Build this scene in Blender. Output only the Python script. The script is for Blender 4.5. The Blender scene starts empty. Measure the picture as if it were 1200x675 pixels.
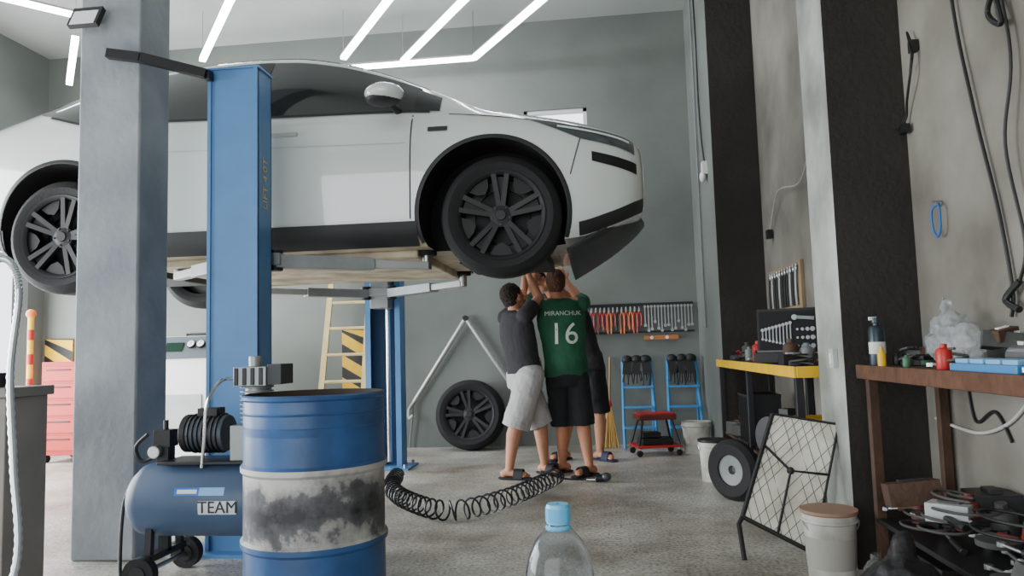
import bpy, bmesh, math, random
from mathutils import Vector, Matrix, Euler
random.seed(7)
R=math.radians
V=Vector
# ------------------------------------------------------------------ materials
def lin(h):
    h=h.lstrip('#'); c=[int(h[i:i+2],16)/255 for i in (0,2,4)]
    return [x/12.92 if x<=.04045 else ((x+.055)/1.055)**2.4 for x in c]+[1]
MC={}
def mat(name,hexc='#888888',rough=.5,metal=0,var=0,scale=4,bump=0,bscale=30,coat=0,emis=0,trans=0,hex2=None,detail=6,ior=1.45,alpha=1,lo=.32,hi=.68):
    if name in MC: return MC[name]
    m=bpy.data.materials.new(name); m.use_nodes=True; nt=m.node_tree; b=nt.nodes['Principled BSDF']
    col=lin(hexc)
    b.inputs['Base Color'].default_value=col; b.inputs['Roughness'].default_value=rough
    b.inputs['Metallic'].default_value=metal; b.inputs['IOR'].default_value=ior
    b.inputs['Coat Weight'].default_value=coat; b.inputs['Transmission Weight'].default_value=trans
    b.inputs['Alpha'].default_value=alpha
    if emis: b.inputs['Emission Color'].default_value=col; b.inputs['Emission Strength'].default_value=emis
    if var or bump:
        tc=nt.nodes.new('ShaderNodeTexCoord')
    if var:
        n=nt.nodes.new('ShaderNodeTexNoise'); n.inputs['Scale'].default_value=scale; n.inputs['Detail'].default_value=detail
        nt.links.new(tc.outputs['Object'],n.inputs['Vector'])
        r=nt.nodes.new('ShaderNodeValToRGB'); r.color_ramp.elements[0].position=lo; r.color_ramp.elements[1].position=hi
        c2=lin(hex2) if hex2 else [x*(1-var) for x in col[:3]]+[1]
        r.color_ramp.elements[0].color=c2; r.color_ramp.elements[1].color=col
        nt.links.new(n.outputs['Fac'],r.inputs['Fac']); nt.links.new(r.outputs['Color'],b.inputs['Base Color'])
    if bump:
        n=nt.nodes.new('ShaderNodeTexNoise'); n.inputs['Scale'].default_value=bscale; n.inputs['Detail'].default_value=5
        nt.links.new(tc.outputs['Object'],n.inputs['Vector'])
        bp=nt.nodes.new('ShaderNodeBump'); bp.inputs['Strength'].default_value=bump; bp.inputs['Distance'].default_value=.02
        nt.links.new(n.outputs['Fac'],bp.inputs['Height']); nt.links.new(bp.outputs['Normal'],b.inputs['Normal'])
    MC[name]=m; return m

# ------------------------------------------------------------------ mesh builder
def ob_link(o,parent=None):
    bpy.context.scene.collection.objects.link(o)
    if parent: o.parent=parent
    return o
def root(name,loc=(0,0,0),rot=(0,0,0)):
    e=bpy.data.objects.new(name,None); e.location=loc; e.rotation_euler=rot; e.empty_display_size=.1
    return ob_link(e)
def frame(d):
    d=V(d).normalized(); a=V((0,0,1)) if abs(d.z)<.9 else V((1,0,0))
    u=d.cross(a).normalized(); v=d.cross(u).normalized(); return u,v
class MB:
    def __init__(s): s.v=[];s.f=[];s.m=[];s.mats=[]
    def mi(s,m):
        if m not in s.mats: s.mats.append(m)
        return s.mats.index(m)
    def add(s,vs,fs,m,M=None):
        o=len(s.v); i=s.mi(m)
        for p in vs:
            p=V(p); s.v.append(M@p if M else p)
        for f in fs: s.f.append([o+k for k in f]); s.m.append(i)
        return s
    def box(s,c,size,m,rot=None):
        x,y,z=[k/2 for k in size]
        vs=[(-x,-y,-z),(x,-y,-z),(x,y,-z),(-x,y,-z),(-x,-y,z),(x,-y,z),(x,y,z),(-x,y,z)]
        fs=[(3,2,1,0),(4,5,6,7),(0,1,5,4),(1,2,6,5),(2,3,7,6),(3,0,4,7)]
        M=Matrix.Translation(c)
        if rot: M=M@Euler(rot).to_matrix().to_4x4()
        return s.add(vs,fs,m,M)
    def bb(s,a,b,m):
        return s.box([(a[i]+b[i])/2 for i in range(3)],[abs(b[i]-a[i]) for i in range(3)],m)
    def beam(s,p0,p1,w,h,m,up=(0,0,1)):
        p0=V(p0);p1=V(p1);d=(p1-p0); L=d.length; d.normalize(); u=d.cross(V(up)).normalized() if abs(d.dot(V(up)))<.99 else V((1,0,0)); t=u.cross(d)
        vs=[]
        for q in (p0,p1):
            for a,b in((-1,-1),(1,-1),(1,1),(-1,1)): vs.append(q+u*a*w/2+t*b*h/2)
        return s.add(vs,[(0,1,2,3),(7,6,5,4),(0,4,5,1),(1,5,6,2),(2,6,7,3),(3,7,4,0)],m)
    def rings(s,rs,m,close=True):
        n=len(rs[0]); vs=[p for r in rs for p in r]; fs=[]
        for i in range(len(rs)-1):
            for k in range(n):
                fs.append((i*n+k,i*n+(k+1)%n,(i+1)*n+(k+1)%n,(i+1)*n+k))
        if close:
            fs.append(tuple(reversed(range(n)))); fs.append(tuple((len(rs)-1)*n+k for k in range(n)))
        return s.add(vs,fs,m)
    def cyl(s,p0,p1,r0,m,r1=None,n=20,close=True):
        p0=V(p0);p1=V(p1); r1=r0 if r1 is None else r1; u,v=frame(p1-p0)
        rs=[[c+u*r*math.cos(2*math.pi*k/n)+v*r*math.sin(2*math.pi*k/n) for k in range(n)] for c,r in((p0,r0),(p1,r1))]
        return s.rings(rs,m,close)
    def tube(s,pts,r,m,n=8):
        pts=[V(p) for p in pts]; rs=[]; u=None
        for i,p in enumerate(pts):
            d=(pts[min(i+1,len(pts)-1)]-pts[max(i-1,0)])
            if d.length<1e-6: d=V((0,0,1))
            d.normalize()
            if u is None: u,_=frame(d)
            u=(u-d*u.dot(d)); u.normalize(); w=d.cross(u)
            rr=r[i] if isinstance(r,(list,tuple)) else r
            rs.append([p+u*rr*math.cos(2*math.pi*k/n)+w*rr*math.sin(2*math.pi*k/n) for k in range(n)])
        return s.rings(rs,m)
    def lathe(s,prof,m,c=(0,0,0),axis=(0,0,1),n=40,close=True,mf=None):
        a=V(axis).normalized(); u,v=frame(a); c=V(c)
        rs=[[c+a*z+u*r*math.cos(2*math.pi*k/n)+v*r*math.sin(2*math.pi*k/n) for k in range(n)] for r,z in prof]
        if mf:
            for i in range(len(rs)-1): s.rings(rs[i:i+2],mf(i),False)
            return s
        return s.rings(rs,m,close)
    def ell(s,c,rad,m,rot=None,n=16,axes=None):
        c=V(c); E=Euler(rot).to_matrix() if rot else Matrix.Identity(3)
        if axes: E=Matrix([axes[0],axes[1],axes[2]]).transposed()
        rs=[]; mm=n//2+2
        for i in range(mm+1):
            a=-math.pi/2+math.pi*i/mm; a=max(min(a,math.pi/2-.02),-math.pi/2+.02)
            rs.append([c+E@V((rad[0]*math.cos(a)*math.cos(2*math.pi*k/n),rad[1]*math.cos(a)*math.sin(2*math.pi*k/n),rad[2]*math.sin(a))) for k in range(n)])
        return s.rings(rs,m)
    def capsule(s,p0,p1,r0,r1,m,n=14,flat=None,flat0=False,flat1=False):
        p0=V(p0);p1=V(p1);d=(p1-p0).normalized(); u,v=frame(d)
        if flat:
            fa=V(flat[0]); v=(fa-d*fa.dot(d)).normalized(); u=d.cross(v).normalized(); k2=flat[1]
        else: k2=1
        rs=[]
        def ring(c,r): rs.append([c+u*r*math.cos(2*math.pi*k/n)+v*r*k2*math.sin(2*math.pi*k/n) for k in range(n)])
        if not flat0:
            for a in (-80,-55,-30): ring(p0+d*r0*math.sin(R(a)),r0*math.cos(R(a)))
        for t in (0,.25,.5,.75,1): ring(p0.lerp(p1,t),r0+(r1-r0)*t)
        if not flat1:
            for a in (30,55,80): ring(p1+d*r1*math.sin(R(a)),r1*math.cos(R(a)))
        return s.rings(rs,m)
    def build(s,name,parent=None,loc=(0,0,0),rot=(0,0,0),bevel=0,smooth=35,solid=0,fixn=True):
        me=bpy.data.meshes.new(name); me.from_pydata([tuple(p) for p in s.v],[],s.f)
        for m in s.mats: me.materials.append(m)
        me.polygons.foreach_set('material_index',s.m)
        me.polygons.foreach_set('use_smooth',[True]*len(s.f)); me.update()
        if fixn:
            bm=bmesh.new(); bm.from_mesh(me); bmesh.ops.recalc_face_normals(bm,faces=bm.faces); bm.to_mesh(me); bm.free()
        me.set_sharp_from_angle(angle=R(smooth))
        o=bpy.data.objects.new(name,me); o.location=loc; o.rotation_euler=rot; ob_link(o,parent)
        if bevel:
            b=o.modifiers.new('bevel','BEVEL'); b.width=bevel; b.segments=2; b.limit_method='ANGLE'; b.angle_limit=R(50)
        if solid:
            b=o.modifiers.new('solid','SOLIDIFY'); b.thickness=solid
        return o
def apply_mods(o):
    bpy.context.view_layer.update()
    dg=bpy.context.evaluated_depsgraph_get(); me=bpy.data.meshes.new_from_object(o.evaluated_get(dg))
    o.modifiers.clear(); o.data=me; return o
def cat(pts,n=8):
    pts=[V(p) for p in pts]; out=[]
    P=[pts[0]]+pts+[pts[-1]]
    for i in range(1,len(P)-2):
        for k in range(n):
            t=k/n; a,b,c,d=P[i-1],P[i],P[i+1],P[i+2]
            out.append(.5*((2*b)+(c-a)*t+(2*a-5*b+4*c-d)*t*t+(3*b-a-3*c+d)*t**3))
    out.append(pts[-1]); return out
def text(name,s,size,m,parent,loc,rot):
    c=bpy.data.curves.new(name,'FONT'); c.body=s; c.size=size; c.align_x='CENTER'; c.align_y='CENTER'; c.extrude=.001
    o=bpy.data.objects.new(name+'_c',c); bpy.context.scene.collection.objects.link(o)
    bpy.context.view_layer.update()
    me=bpy.data.meshes.new_from_object(o.evaluated_get(bpy.context.evaluated_depsgraph_get()))
    bpy.data.objects.remove(o); me.materials.clear(); me.materials.append(m)
    t=bpy.data.objects.new(name,me); t.location=loc; t.rotation_euler=rot; return ob_link(t,parent)

black=mat('black_plastic','#1a1a1a',.5); dark=mat('dark_metal','#2e2e30',.45,.5); steel=mat('steel','#a5a7a9',.35,.9)
white=mat('white_plastic','#e0e0da',.45); red=mat('red_paint','#b02320',.4); yellow=mat('yellow_paint','#e6b81e',.5,var=.2,scale=9)
rubber=mat('rubber','#17181a',.75,bump=.2,bscale=60); blue=mat('blue_paint','#2f68a8',.45,var=.2,scale=6)
brown=mat('brown_rust','#553e30',.7,.2,var=.4,scale=8,bump=.3); orange=mat('orange','#d9702a',.5)
grey=mat('grey_paint','#7b7f80',.5,var=.15,scale=8); lgrey=mat('light_grey','#b3b7b7',.5,var=.15,scale=8)
chrome=mat('chrome','#c8c8c8',.15,1); green=mat('tool_green','#3f6b4d',.5); dred=mat('dark_red','#6e2a24',.6,var=.4,scale=9); sgrey=mat('soot_grey','#4a4a48',.7,var=.4,scale=9)

# ------------------------------------------------------------------ camera
C=V((0,0,1.03)); psi=R(6.4); th=R(4.83); rho=R(1.65)
f=V((-math.sin(psi)*math.cos(th),math.cos(psi)*math.cos(th),math.sin(th)))
r=V((math.cos(psi),math.sin(psi),0)); u=r.cross(f)
up=u*math.cos(rho)+r*math.sin(rho); ri=r*math.cos(rho)-u*math.sin(rho)
cam=bpy.data.cameras.new('camera'); cam.sensor_width=36; cam.lens=26.1; cam.clip_start=.05
co=bpy.data.objects.new('camera',cam); co.matrix_world=Matrix(((ri.x,up.x,-f.x,C.x),(ri.y,up.y,-f.y,C.y),(ri.z,up.z,-f.z,C.z),(0,0,0,1)))
ob_link(co); bpy.context.scene.camera=co

# ------------------------------------------------------------------ room
XL=-6.5; XR=1.48; YB=8.1; YF=-3.0; ZC=4.73
wall_m=mat('wall_grey','#777c77',.7,hex2='#636864',var=.16,scale=.9,bump=.12,bscale=14)
wallr_m=mat('wall_right_paint','#8f8b82',.8,hex2='#57534b',var=.3,scale=1.3,bump=.35,bscale=9,detail=9)
colw=mat('column_light','#b2b4af',.8,hex2='#7b7c76',var=.2,scale=3,bump=.25,bscale=25)
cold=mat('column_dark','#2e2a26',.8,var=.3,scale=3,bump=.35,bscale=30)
ceil_m=mat('ceiling_paint','#a9aeaa',.9,var=.12,scale=1)
pil_m=mat('pillar_paint','#8d9296',.75,hex2='#737880',var=.2,scale=2.5,bump=.2,bscale=22)
fm=bpy.data.materials.new('floor_concrete'); fm.use_nodes=True; nt=fm.node_tree; b=nt.nodes['Principled BSDF']
tc=nt.nodes.new('ShaderNodeTexCoord')
n1=nt.nodes.new('ShaderNodeTexNoise'); n1.inputs['Scale'].default_value=55; n1.inputs['Detail'].default_value=4
n2=nt.nodes.new('ShaderNodeTexNoise'); n2.inputs['Scale'].default_value=1.1; n2.inputs['Detail'].default_value=9; n2.inputs['Roughness'].default_value=.65
vr=nt.nodes.new('ShaderNodeTexVoronoi'); vr.inputs['Scale'].default_value=34
for n in (n1,n2,vr): nt.links.new(tc.outputs['Object'],n.inputs['Vector'])
r1=nt.nodes.new('ShaderNodeValToRGB'); r1.color_ramp.elements[0].position=.38; r1.color_ramp.elements[0].color=lin('#a19c94'); r1.color_ramp.elements[1].position=.58; r1.color_ramp.elements[1].color=lin('#d0cdc6')
r2=nt.nodes.new('ShaderNodeValToRGB'); r2.color_ramp.elements[0].position=.34; r2.color_ramp.elements[0].color=lin('#a79d90'); r2.color_ramp.elements[1].position=.60; r2.color_ramp.elements[1].color=(1,1,1,1)
r3=nt.nodes.new('ShaderNodeValToRGB'); r3.color_ramp.elements[0].position=.10; r3.color_ramp.elements[0].color=lin('#a09a92'); r3.color_ramp.elements[1].position=.24; r3.color_ramp.elements[1].color=(1,1,1,1)
nt.links.new(n1.outputs['Fac'],r1.inputs['Fac']); nt.links.new(n2.outputs['Fac'],r2.inputs['Fac']); nt.links.new(vr.outputs['Distance'],r3.inputs['Fac'])
def mul(a,b_):
    m=nt.nodes.new('ShaderNodeMix'); m.data_type='RGBA'; m.blend_type='MULTIPLY'; m.inputs[0].default_value=1
    nt.links.new(a,m.inputs[6]); nt.links.new(b_,m.inputs[7]); return m.outputs[2]
nt.links.new(mul(mul(r1.outputs[0],r2.outputs[0]),r3.outputs[0]),b.inputs['Base Color']); b.inputs['Roughness'].default_value=.38
bp=nt.nodes.new('ShaderNodeBump'); bp.inputs['Strength'].default_value=.08; nt.links.new(n1.outputs['Fac'],bp.inputs['Height']); nt.links.new(bp.outputs['Normal'],b.inputs['Normal'])

MB().bb((XL,YF,-.12),(XR+.2,YB+.2,0),fm).build('floor')
MB().bb((XL-14,YF-14,-.3),(XR+6,YB+8,-.125),mat('ground_out','#b9b4aa',.9,var=.2)).build('ground_outside')
MB().bb((XL-.2,YF-.2,ZC),(XR+.2,YB+.2,ZC+.15),ceil_m).build('ceiling')
wb=MB(); wx0,wx1,wz0,wz1=-.72,-.02,3.15,3.70
wb.bb((XL-.2,YB,0),(wx0,YB+.2,ZC),wall_m).bb((wx1,YB,0),(XR+.2,YB+.2,ZC),wall_m).bb((wx0,YB,0),(wx1,YB+.2,wz0),wall_m).bb((wx0,YB,wz1),(wx1,YB+.2,ZC),wall_m)
wb.build('wall_back')
w=MB(); wf=mat('window_frame','#cfd2d0',.5)
w.bb((wx0,YB+.02,wz0),(wx0+.04,YB+.08,wz1),wf).bb((wx1-.04,YB+.02,wz0),(wx1,YB+.08,wz1),wf).bb((wx0,YB+.02,wz1-.04),(wx1,YB+.08,wz1),wf).bb((wx0,YB+.02,wz0),(wx1,YB+.08,wz0+.04),wf)
w.build('window_1')
MB().bb((XR,YF,0),(XR+.2,YB,ZC),wallr_m).build('wall_right')
wl=MB(); wl.bb((XL-.2,YF,0),(XL,.8,ZC),wall_m).bb((XL-.2,7.85,0),(XL,YB,ZC),wall_m).bb((XL-.2,.8,3.1),(XL,7.85,ZC),wall_m); wl.build('wall_left')
wf_=MB(); wf_.bb((XL-.2,YF-.2,0),(-5.6,YF,ZC),wall_m).bb((.2,YF-.2,0),(XR+.2,YF,ZC),wall_m).bb((-5.6,YF-.2,3.3),(.2,YF,ZC),wall_m); wf_.build('wall_front')
def column(name,x0,x1,y0,y1):
    m=MB(); vs=[(x0,y0,0),(x1,y0,0),(x1,y1,0),(x0,y1,0),(x0,y0,ZC),(x1,y0,ZC),(x1,y1,ZC),(x0,y1,ZC)]
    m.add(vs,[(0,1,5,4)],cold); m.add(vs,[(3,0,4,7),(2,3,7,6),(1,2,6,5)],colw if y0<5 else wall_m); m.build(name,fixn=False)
column('column_right_near',1.13,XR,3.60,4.0); column('column_right_far',1.08,XR,6.65,YB)
MB().bb((-2.78,3.69,0),(-2.42,3.97,ZC),pil_m).build('pillar',bevel=.012)
m=MB(); m.box((0,0,0),(.02,.07,.09),lgrey); m.box((-.012,0,0),(.006,.03,.05),white); m.build('wall_socket',loc=(1.119,3.72,.95))

# LED strips
led=mat('led_white','#f4f8ff',.5,emis=24); alu=mat('alu','#b0b0b0',.4,.8)
lr=root('ceiling_led_light',(0,0,4.2))
segs=[((-4.8,7.76),(-1.21,7.72)),((-1.21,7.72),(.35,5.43)),((-1.98,7.66),(-.35,5.35)),((-2.58,7.46),(-1.0,5.2)),((-4.05,7.24),(-2.4,5.1)),((-5.85,7.6),(-4.95,6.5)),((-5.1,5.55),(-4.55,6.15))]
for i,(a,b_) in enumerate(segs):
    MB().beam((a[0],a[1],0),(b_[0],b_[1],0),.062,.035,led).build('strip_%d'%i,lr)
    m=MB(); m.beam((a[0],a[1],.027),(b_[0],b_[1],.027),.066,.02,alu)
    for p in (a,b_): m.cyl((p[0],p[1],.03),(p[0],p[1],.53),.003,alu,n=6)
    m.build('housing_%d'%i,lr)

# ------------------------------------------------------------------ world + lights
w=bpy.data.worlds.new('world'); bpy.context.scene.world=w; w.use_nodes=True
bg=w.node_tree.nodes['Background']; bg.inputs[0].default_value=(.88,.95,1,1); bg.inputs[1].default_value=3.4
def area(name,loc,rot,sx,sy,e,col=(1,1,1)):
    l=bpy.data.lights.new(name,'AREA'); l.shape='RECTANGLE'; l.size=sx; l.size_y=sy; l.energy=e; l.color=col
    o=bpy.data.objects.new(name,l); o.location=loc; o.rotation_euler=rot; return ob_link(o)
area('daylight_side_door',(XL+.05,4.3,1.6),(0,R(-90),0),2.9,6.8,880,(.94,.98,1))
area('front_opening_fill',(-2.7,YF+.05,1.7),(R(90),0,0),5.6,3.1,150,(.98,.99,1))  # weak fill lamp, added at the unseen opening behind the camera

# ------------------------------------------------------------------ CAR
def table(tb):
    xs=[a for a,_ in tb]; ys=[b for _,b in tb]
    n=len(xs); ms=[]
    for i in range(n):
        if i==0 or i==n-1: 
            j=0 if i==0 else n-2; ms.append((ys[j+1]-ys[j])/(xs[j+1]-xs[j]))
        else:
            a=(ys[i]-ys[i-1])/(xs[i]-xs[i-1]); b=(ys[i+1]-ys[i])/(xs[i+1]-xs[i]); ms.append(0 if a*b<=0 else 2*a*b/(a+b))
    def g(x):
        if x<=xs[0]: return ys[0]
        if x>=xs[-1]: return ys[-1]
        for i in range(n-1):
            if x<=xs[i+1]: break
        h=xs[i+1]-xs[i]; t=(x-xs[i])/h
        return (2*t**3-3*t*t+1)*ys[i]+(t**3-2*t*t+t)*h*ms[i]+(-2*t**3+3*t*t)*ys[i+1]+(t**3-t*t)*h*ms[i+1]
    return g
W=table([(-3.76,.5),(-3.72,.66),(-3.65,.78),(-3.5,.865),(-3.3,.915),(-3,.945),(-2.6,.96),(-.3,.96),(0,.957),(.2,.95),(.45,.925),(.65,.87),(.80,.77),(.87,.62),(.90,.42)])
ZB=table([(-3.76,.5),(-3.7,.38),(-3.5,.27),(-3.2,.21),(-2.9,.18),(.2,.18),(.45,.2),(.65,.26),(.8,.33),(.87,.38),(.90,.44)])
ZT0=table([(-3.76,.82),(-3.7,1.0),(-3.5,1.08),(-3.2,1.09),(-2.5,1.07),(-1.5,1.04),(-.6,1.02),(-.3,1.0),(0,.965),(.2,.935),(.45,.89),(.65,.85),(.8,.81),(.87,.77),(.9,.70)])
ZT=table([(-3.76,.85),(-3.7,1.05),(-3.62,1.13),(-3.5,1.2),(-3.2,1.33),(-2.9,1.43),(-2.5,1.53),(-2.1,1.59),(-1.7,1.605),(-1.4,1.59),(-1.1,1.53),(-.8,1.42),(-.5,1.275),(-.2,1.11),(-.1,1.065),(0,1.045),(.2,1.01),(.45,.965),(.65,.92),(.8,.865),(.87,.80),(.9,.72)])
WR=table([(-3.76,.3),(-3.7,.45),(-3.5,.58),(-3,.58),(-2.5,.59),(-1.7,.61),(-1.1,.63),(-.6,.67),(-.2,.72),(0,.72),(.45,.68),(.65,.6),(.8,.5),(.87,.38),(.9,.25)])
SP=table([(0,.88),(.06,.94),(.15,.965),(.3,.98),(.5,.995),(.68,1.0),(.8,.99),(.9,.965),(.96,.94),(1,.905)])
def zrail(x): return ZT0(x)+.84*(ZT(x)-ZT0(x))
def sec(x):
    w,zb,z1,zt,wr=W(x),ZB(x),ZT0(x),ZT(x),min(WR(x),W(x)*.8)
    P=[(0,zb),(w*.4,zb),(w*.75,zb)]
    for i in range(19):
        t=i/18; P.append((w*SP(t),zb+(z1-zb)*t))
    zr=zrail(x)
    for i in range(1,9):
        t=i/8; P.append((w*.905+(wr-w*.905)*t+.03*math.sin(math.pi*t)*min(1,(zt-z1)*3),z1+(zr-z1)*t))
    for i in range(1,11):
        a=math.pi/2*i/10; P.append((wr*math.cos(a),zr+(zt-zr)*math.sin(a)))
    return P
def side_y(x,z):
    P=sec(x)[3:]
    if z<=P[0][1]: return P[0][0]
    for a,b in zip(P,P[1:]):
        if a[1]<=z<=b[1]:
            t=0 if b[1]-a[1]<1e-6 else (z-a[1])/(b[1]-a[1]); return a[0]+(b[0]-a[0])*t
    return 0
paint=mat('car_paint_white','#d2d9d6',.25,0,coat=1.0); glass_m=mat('car_glass_dark','#1b2022',.06,0,coat=.5)
trimb=mat('car_trim_black','#222526',.55); under=mat('car_underbody','#cbbda3',.8,hex2='#8f8573',var=.3,scale=5); wellm=mat('wheel_well','#0e0e0f',.9)
gapm=mat('panel_gap','#3b4041',.7)
CX,CY,CZ=-.55,5.26,1.50
car=root('car',(CX,CY,CZ))
xs=[.90,.89,.88,.865,.85,.83,.80,.77,.74,.70]+[.66-.04*i for i in range(107)]+[-3.62,-3.65,-3.68,-3.70,-3.72,-3.74,-3.76]
xs=sorted(set(round(x,3) for x in xs if -3.761<x<.901),reverse=True)
m=MB(); rs=[]
for x in xs:
    P=sec(x); ring=[(x,-y,z) for y,z in P]+[(x,y,z) for y,z in reversed(P[1:-1])]
    rs.append([V(p) for p in ring])
m.rings(rs,paint)
m.mi(wellm); m.mi(under); m.mi(trimb)
body=m.build('body',car,smooth=30)
WX=[-.04,-2.82]; AZ=.355; AR=.45
cuts=[]
for wx in WX:
    for sgn in (-1,1):
        c=MB(); c.cyl((wx,sgn*.60,AZ),(wx,sgn*1.2,AZ),AR,wellm,n=56); c=c.build('cut'); c.location=(CX,CY,CZ)
        bmod=body.modifiers.new('b','BOOLEAN'); bmod.operation='DIFFERENCE'; bmod.object=c; bmod.solver='EXACT'
        try: bmod.material_mode='TRANSFER'
        except Exception: pass
        cuts.append(c)
apply_mods(body)
for c in cuts: bpy.data.objects.remove(c)
names=[mm.name if mm else '' for mm in body.data.materials]
iu=names.index('car_underbody')
for p in body.data.polygons:
    if p.normal.z<-.75 and p.center.z<.3 and -3<p.center.x<.3 and p.material_index==0: p.material_index=iu
for p in body.data.polygons: p.use_smooth=True
body.data.set_sharp_from_angle(angle=R(30))
def patch(name,x0,x1,zl,zu,mt,off=.005,nx=40,nz=8,sides=(-1,1),parent=car):
    m=MB()
    for sg in sides:
        vs=[];fs=[]
        for i in range(nx+1):
            x=x0+(x1-x0)*i/nx; a,b=zl(x),zu(x)
            if b<a: b=a
            for k in range(nz+1):
                z=a+(b-a)*k/nz; vs.append((x,sg*(side_y(x,z)+off),z))
        for i in range(nx):
            for k in range(nz): q=i*(nz+1)+k; fs.append((q,q+1,q+nz+2,q+nz+1))
        m.add(vs,fs,mt)
    return m.build(name,parent)
dlo_lo=lambda x:ZT0(x)+.012+max(0,(-2.75-x))*.28
dlo_hi=lambda x:zrail(x)-.012
patch('side_windows',-.50,-3.13,dlo_lo,dlo_hi,glass_m,.006,70,10)
patch('window_sill_trim',-.42,-3.0,lambda x:ZT0(x)-.006+max(0,(-2.75-x))*.28,lambda x:ZT0(x)+.012+max(0,(-2.75-x))*.28,trimb,.010,60,2)
patch('b_pillar',-1.52,-1.64,dlo_lo,dlo_hi,trimb,.009,4,8)
patch('mirror_triangle',-.36,-.52,lambda x:ZT0(x)+.01,lambda x:max(zrail(x)-.03,ZT0(x)+.01),trimb,.008,6,4)
patch('rocker_cladding',-.50,-2.36,lambda x:.182,lambda x:.325,trimb,.012,30,4)
m=MB()
for wx in WX:
    for sg in (-1,1):
        vs=[];fs=[];n=48
        for i in range(n+1):
            a=R(-20+220*i/n)
            for k,rr in enumerate((AR-.004,AR+.010,AR+.024)):
                x=wx+rr*math.cos(a); z=max(AZ+rr*math.sin(a),ZB(x)+.004); vs.append((x,sg*(side_y(x,z)+(.010 if k<2 else .003)),z))
        for i in range(n):
            for k in range(2): q=i*3+k; fs.append((q,q+1,q+4,q+3))
        m.add(vs,fs,mat('arch_trim','#2a2c2d',.5))
m.build('wheel_arch_trim',car)
def strip_curve(name,pts,wd,mt,off=.004,sides=(-1,1)):
    m=MB()
    for sg in sides:
        vs=[];fs=[]
        for i,(x,z) in enumerate(pts):
            a=pts[max(i-1,0)];b=pts[min(i+1,len(pts)-1)]; d=V((b[0]-a[0],b[1]-a[1])).normalized(); nx,nz=-d.y,d.x
            for s_ in (-1,1):
                X=x+nx*wd/2*s_; Z=z+nz*wd/2*s_; vs.append((X,sg*(side_y(X,Z)+off),Z))
        for i in range(len(pts)-1): fs.append((2*i,2*i+1,2*i+3,2*i+2))
        m.add(vs,fs,mt)
    return m.build(name,car)
L=lambda p,q,n=14:[(p[0]+(q[0]-p[0])*i/n,p[1]+(q[1]-p[1])*i/n) for i in range(n+1)]
strip_curve('door_gap_1',L((-.52,.99),(-.54,.34)),.008,gapm)
strip_curve('door_gap_2',L((-1.56,1.03),(-1.56,.34)),.008,gapm)
strip_curve('door_gap_3',L((-2.62,1.06),(-2.5,.85),8)+L((-2.5,.85),(-2.36,.5),8)+L((-2.36,.5),(-2.36,.34),4),.008,gapm)
strip_curve('bumper_gap',L((.43,.56),(.5,.8),8),.007,gapm)
strip_curve('hood_gap',[(x,ZT0(x)-.012) for x in [-.3+.06*i for i in range(13)]],.007,gapm)
strip_curve('body_crease',L((-.56,.80),(-2.3,.84),30),.006,mat('crease','#b3bab8',.4),.002)
for k,x in enumerate((-1.35,-2.3)):
    m=MB()
    for sg in(-1,1): m.box((x,sg*(side_y(x,.90)+.006),.90),(.22,.012,.028),mat('handle','#b7bfbd',.25,coat=1))
    m.build('door_handle_%d'%k,car,bevel=.005)
hl=mat('headlight_lens','#3c4446',.08,coat=1)
patch('headlight',.20,.82,lambda x:ZT0(x)-.018-.085*min(1,(x-.20)/.3),lambda x:ZT0(x)-.010,hl,.006,24,5)
patch('headlight_led',.36,.79,lambda x:ZT0(x)-.045,lambda x:ZT0(x)-.03,mat('led_lens','#e8eef0',.2),.010,20,2)
patch('bumper_slot',.56,.83,lambda x:.66-.22*(x-.56)-.02,lambda x:.70-.20*(x-.56),mat('slot','#101112',.6),.005,14,3)
patch('bumper_lower',.47,.885,lambda x:ZB(x)+.003,lambda x:ZB(x)+.003+.075,trimb,.006,20,3)
patch('fender_camera',-.30,-.42,lambda x:.865,lambda x:.895,mat('cam','#303435',.3),.008,4,2)
patch('tail_light',-3.5,-3.72,lambda x:min(.93,ZT0(x)-.02)-.03,lambda x:min(.99,ZT0(x)-.005),mat('tail','#8c1a18',.2,coat=1),.006,12,3)
patch('rear_bumper_lower',-3.25,-3.70,lambda x:ZB(x)+.003,lambda x:max(.40,ZB(x)+.02),trimb,.006,16,3)
def top_z(x,y):
    zr=zrail(x); wr=WR(x); q=min(1,abs(y)/wr); return zr+(ZT(x)-zr)*math.sqrt(max(0,1-q*q))
def toppatch(name,x0,x1,fw,mt):
    m=MB(); vs=[];fs=[];nx,ny=24,20
    for i in range(nx+1):
        x=x0+(x1-x0)*i/nx
        for k in range(ny+1):
            y=(-1+2*k/ny)*WR(x)*fw; vs.append((x,y,top_z(x,y)+.006))
    for i in range(nx):
        for k in range(ny): q=i*(ny+1)+k; fs.append((q,q+1,q+ny+2,q+ny+1))
    m.add(vs,fs,mt); m.build(name,car)
toppatch('windshield',-.16,-1.05,.93,glass_m); toppatch('roof_glass',-1.10,-2.4,.9,glass_m); toppatch('rear_window',-2.5,-3.45,.85,glass_m)
for sg,nm in((-1,'mirror_near'),(1,'mirror_far')):
    m=MB(); m.ell((-.66,sg*1.04,1.085),(.12,.105,.060),paint,rot=(0,0,sg*.15),n=24); m.ell((-.67,sg*1.03,1.055),(.105,.095,.040),trimb,n=20)
    m.capsule((-.62,sg*.88,1.03),(-.65,sg*.98,1.05),.025,.02,trimb); m.build(nm,car)
m=MB()
m.bb((-2.35,-.72,.13),(-.55,.72,.182),under); m.bb((-2.9,-.35,.12),(-2.5,.35,.25),dark); m.bb((-.35,-.4,.12),(.25,.4,.22),dark)
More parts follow.
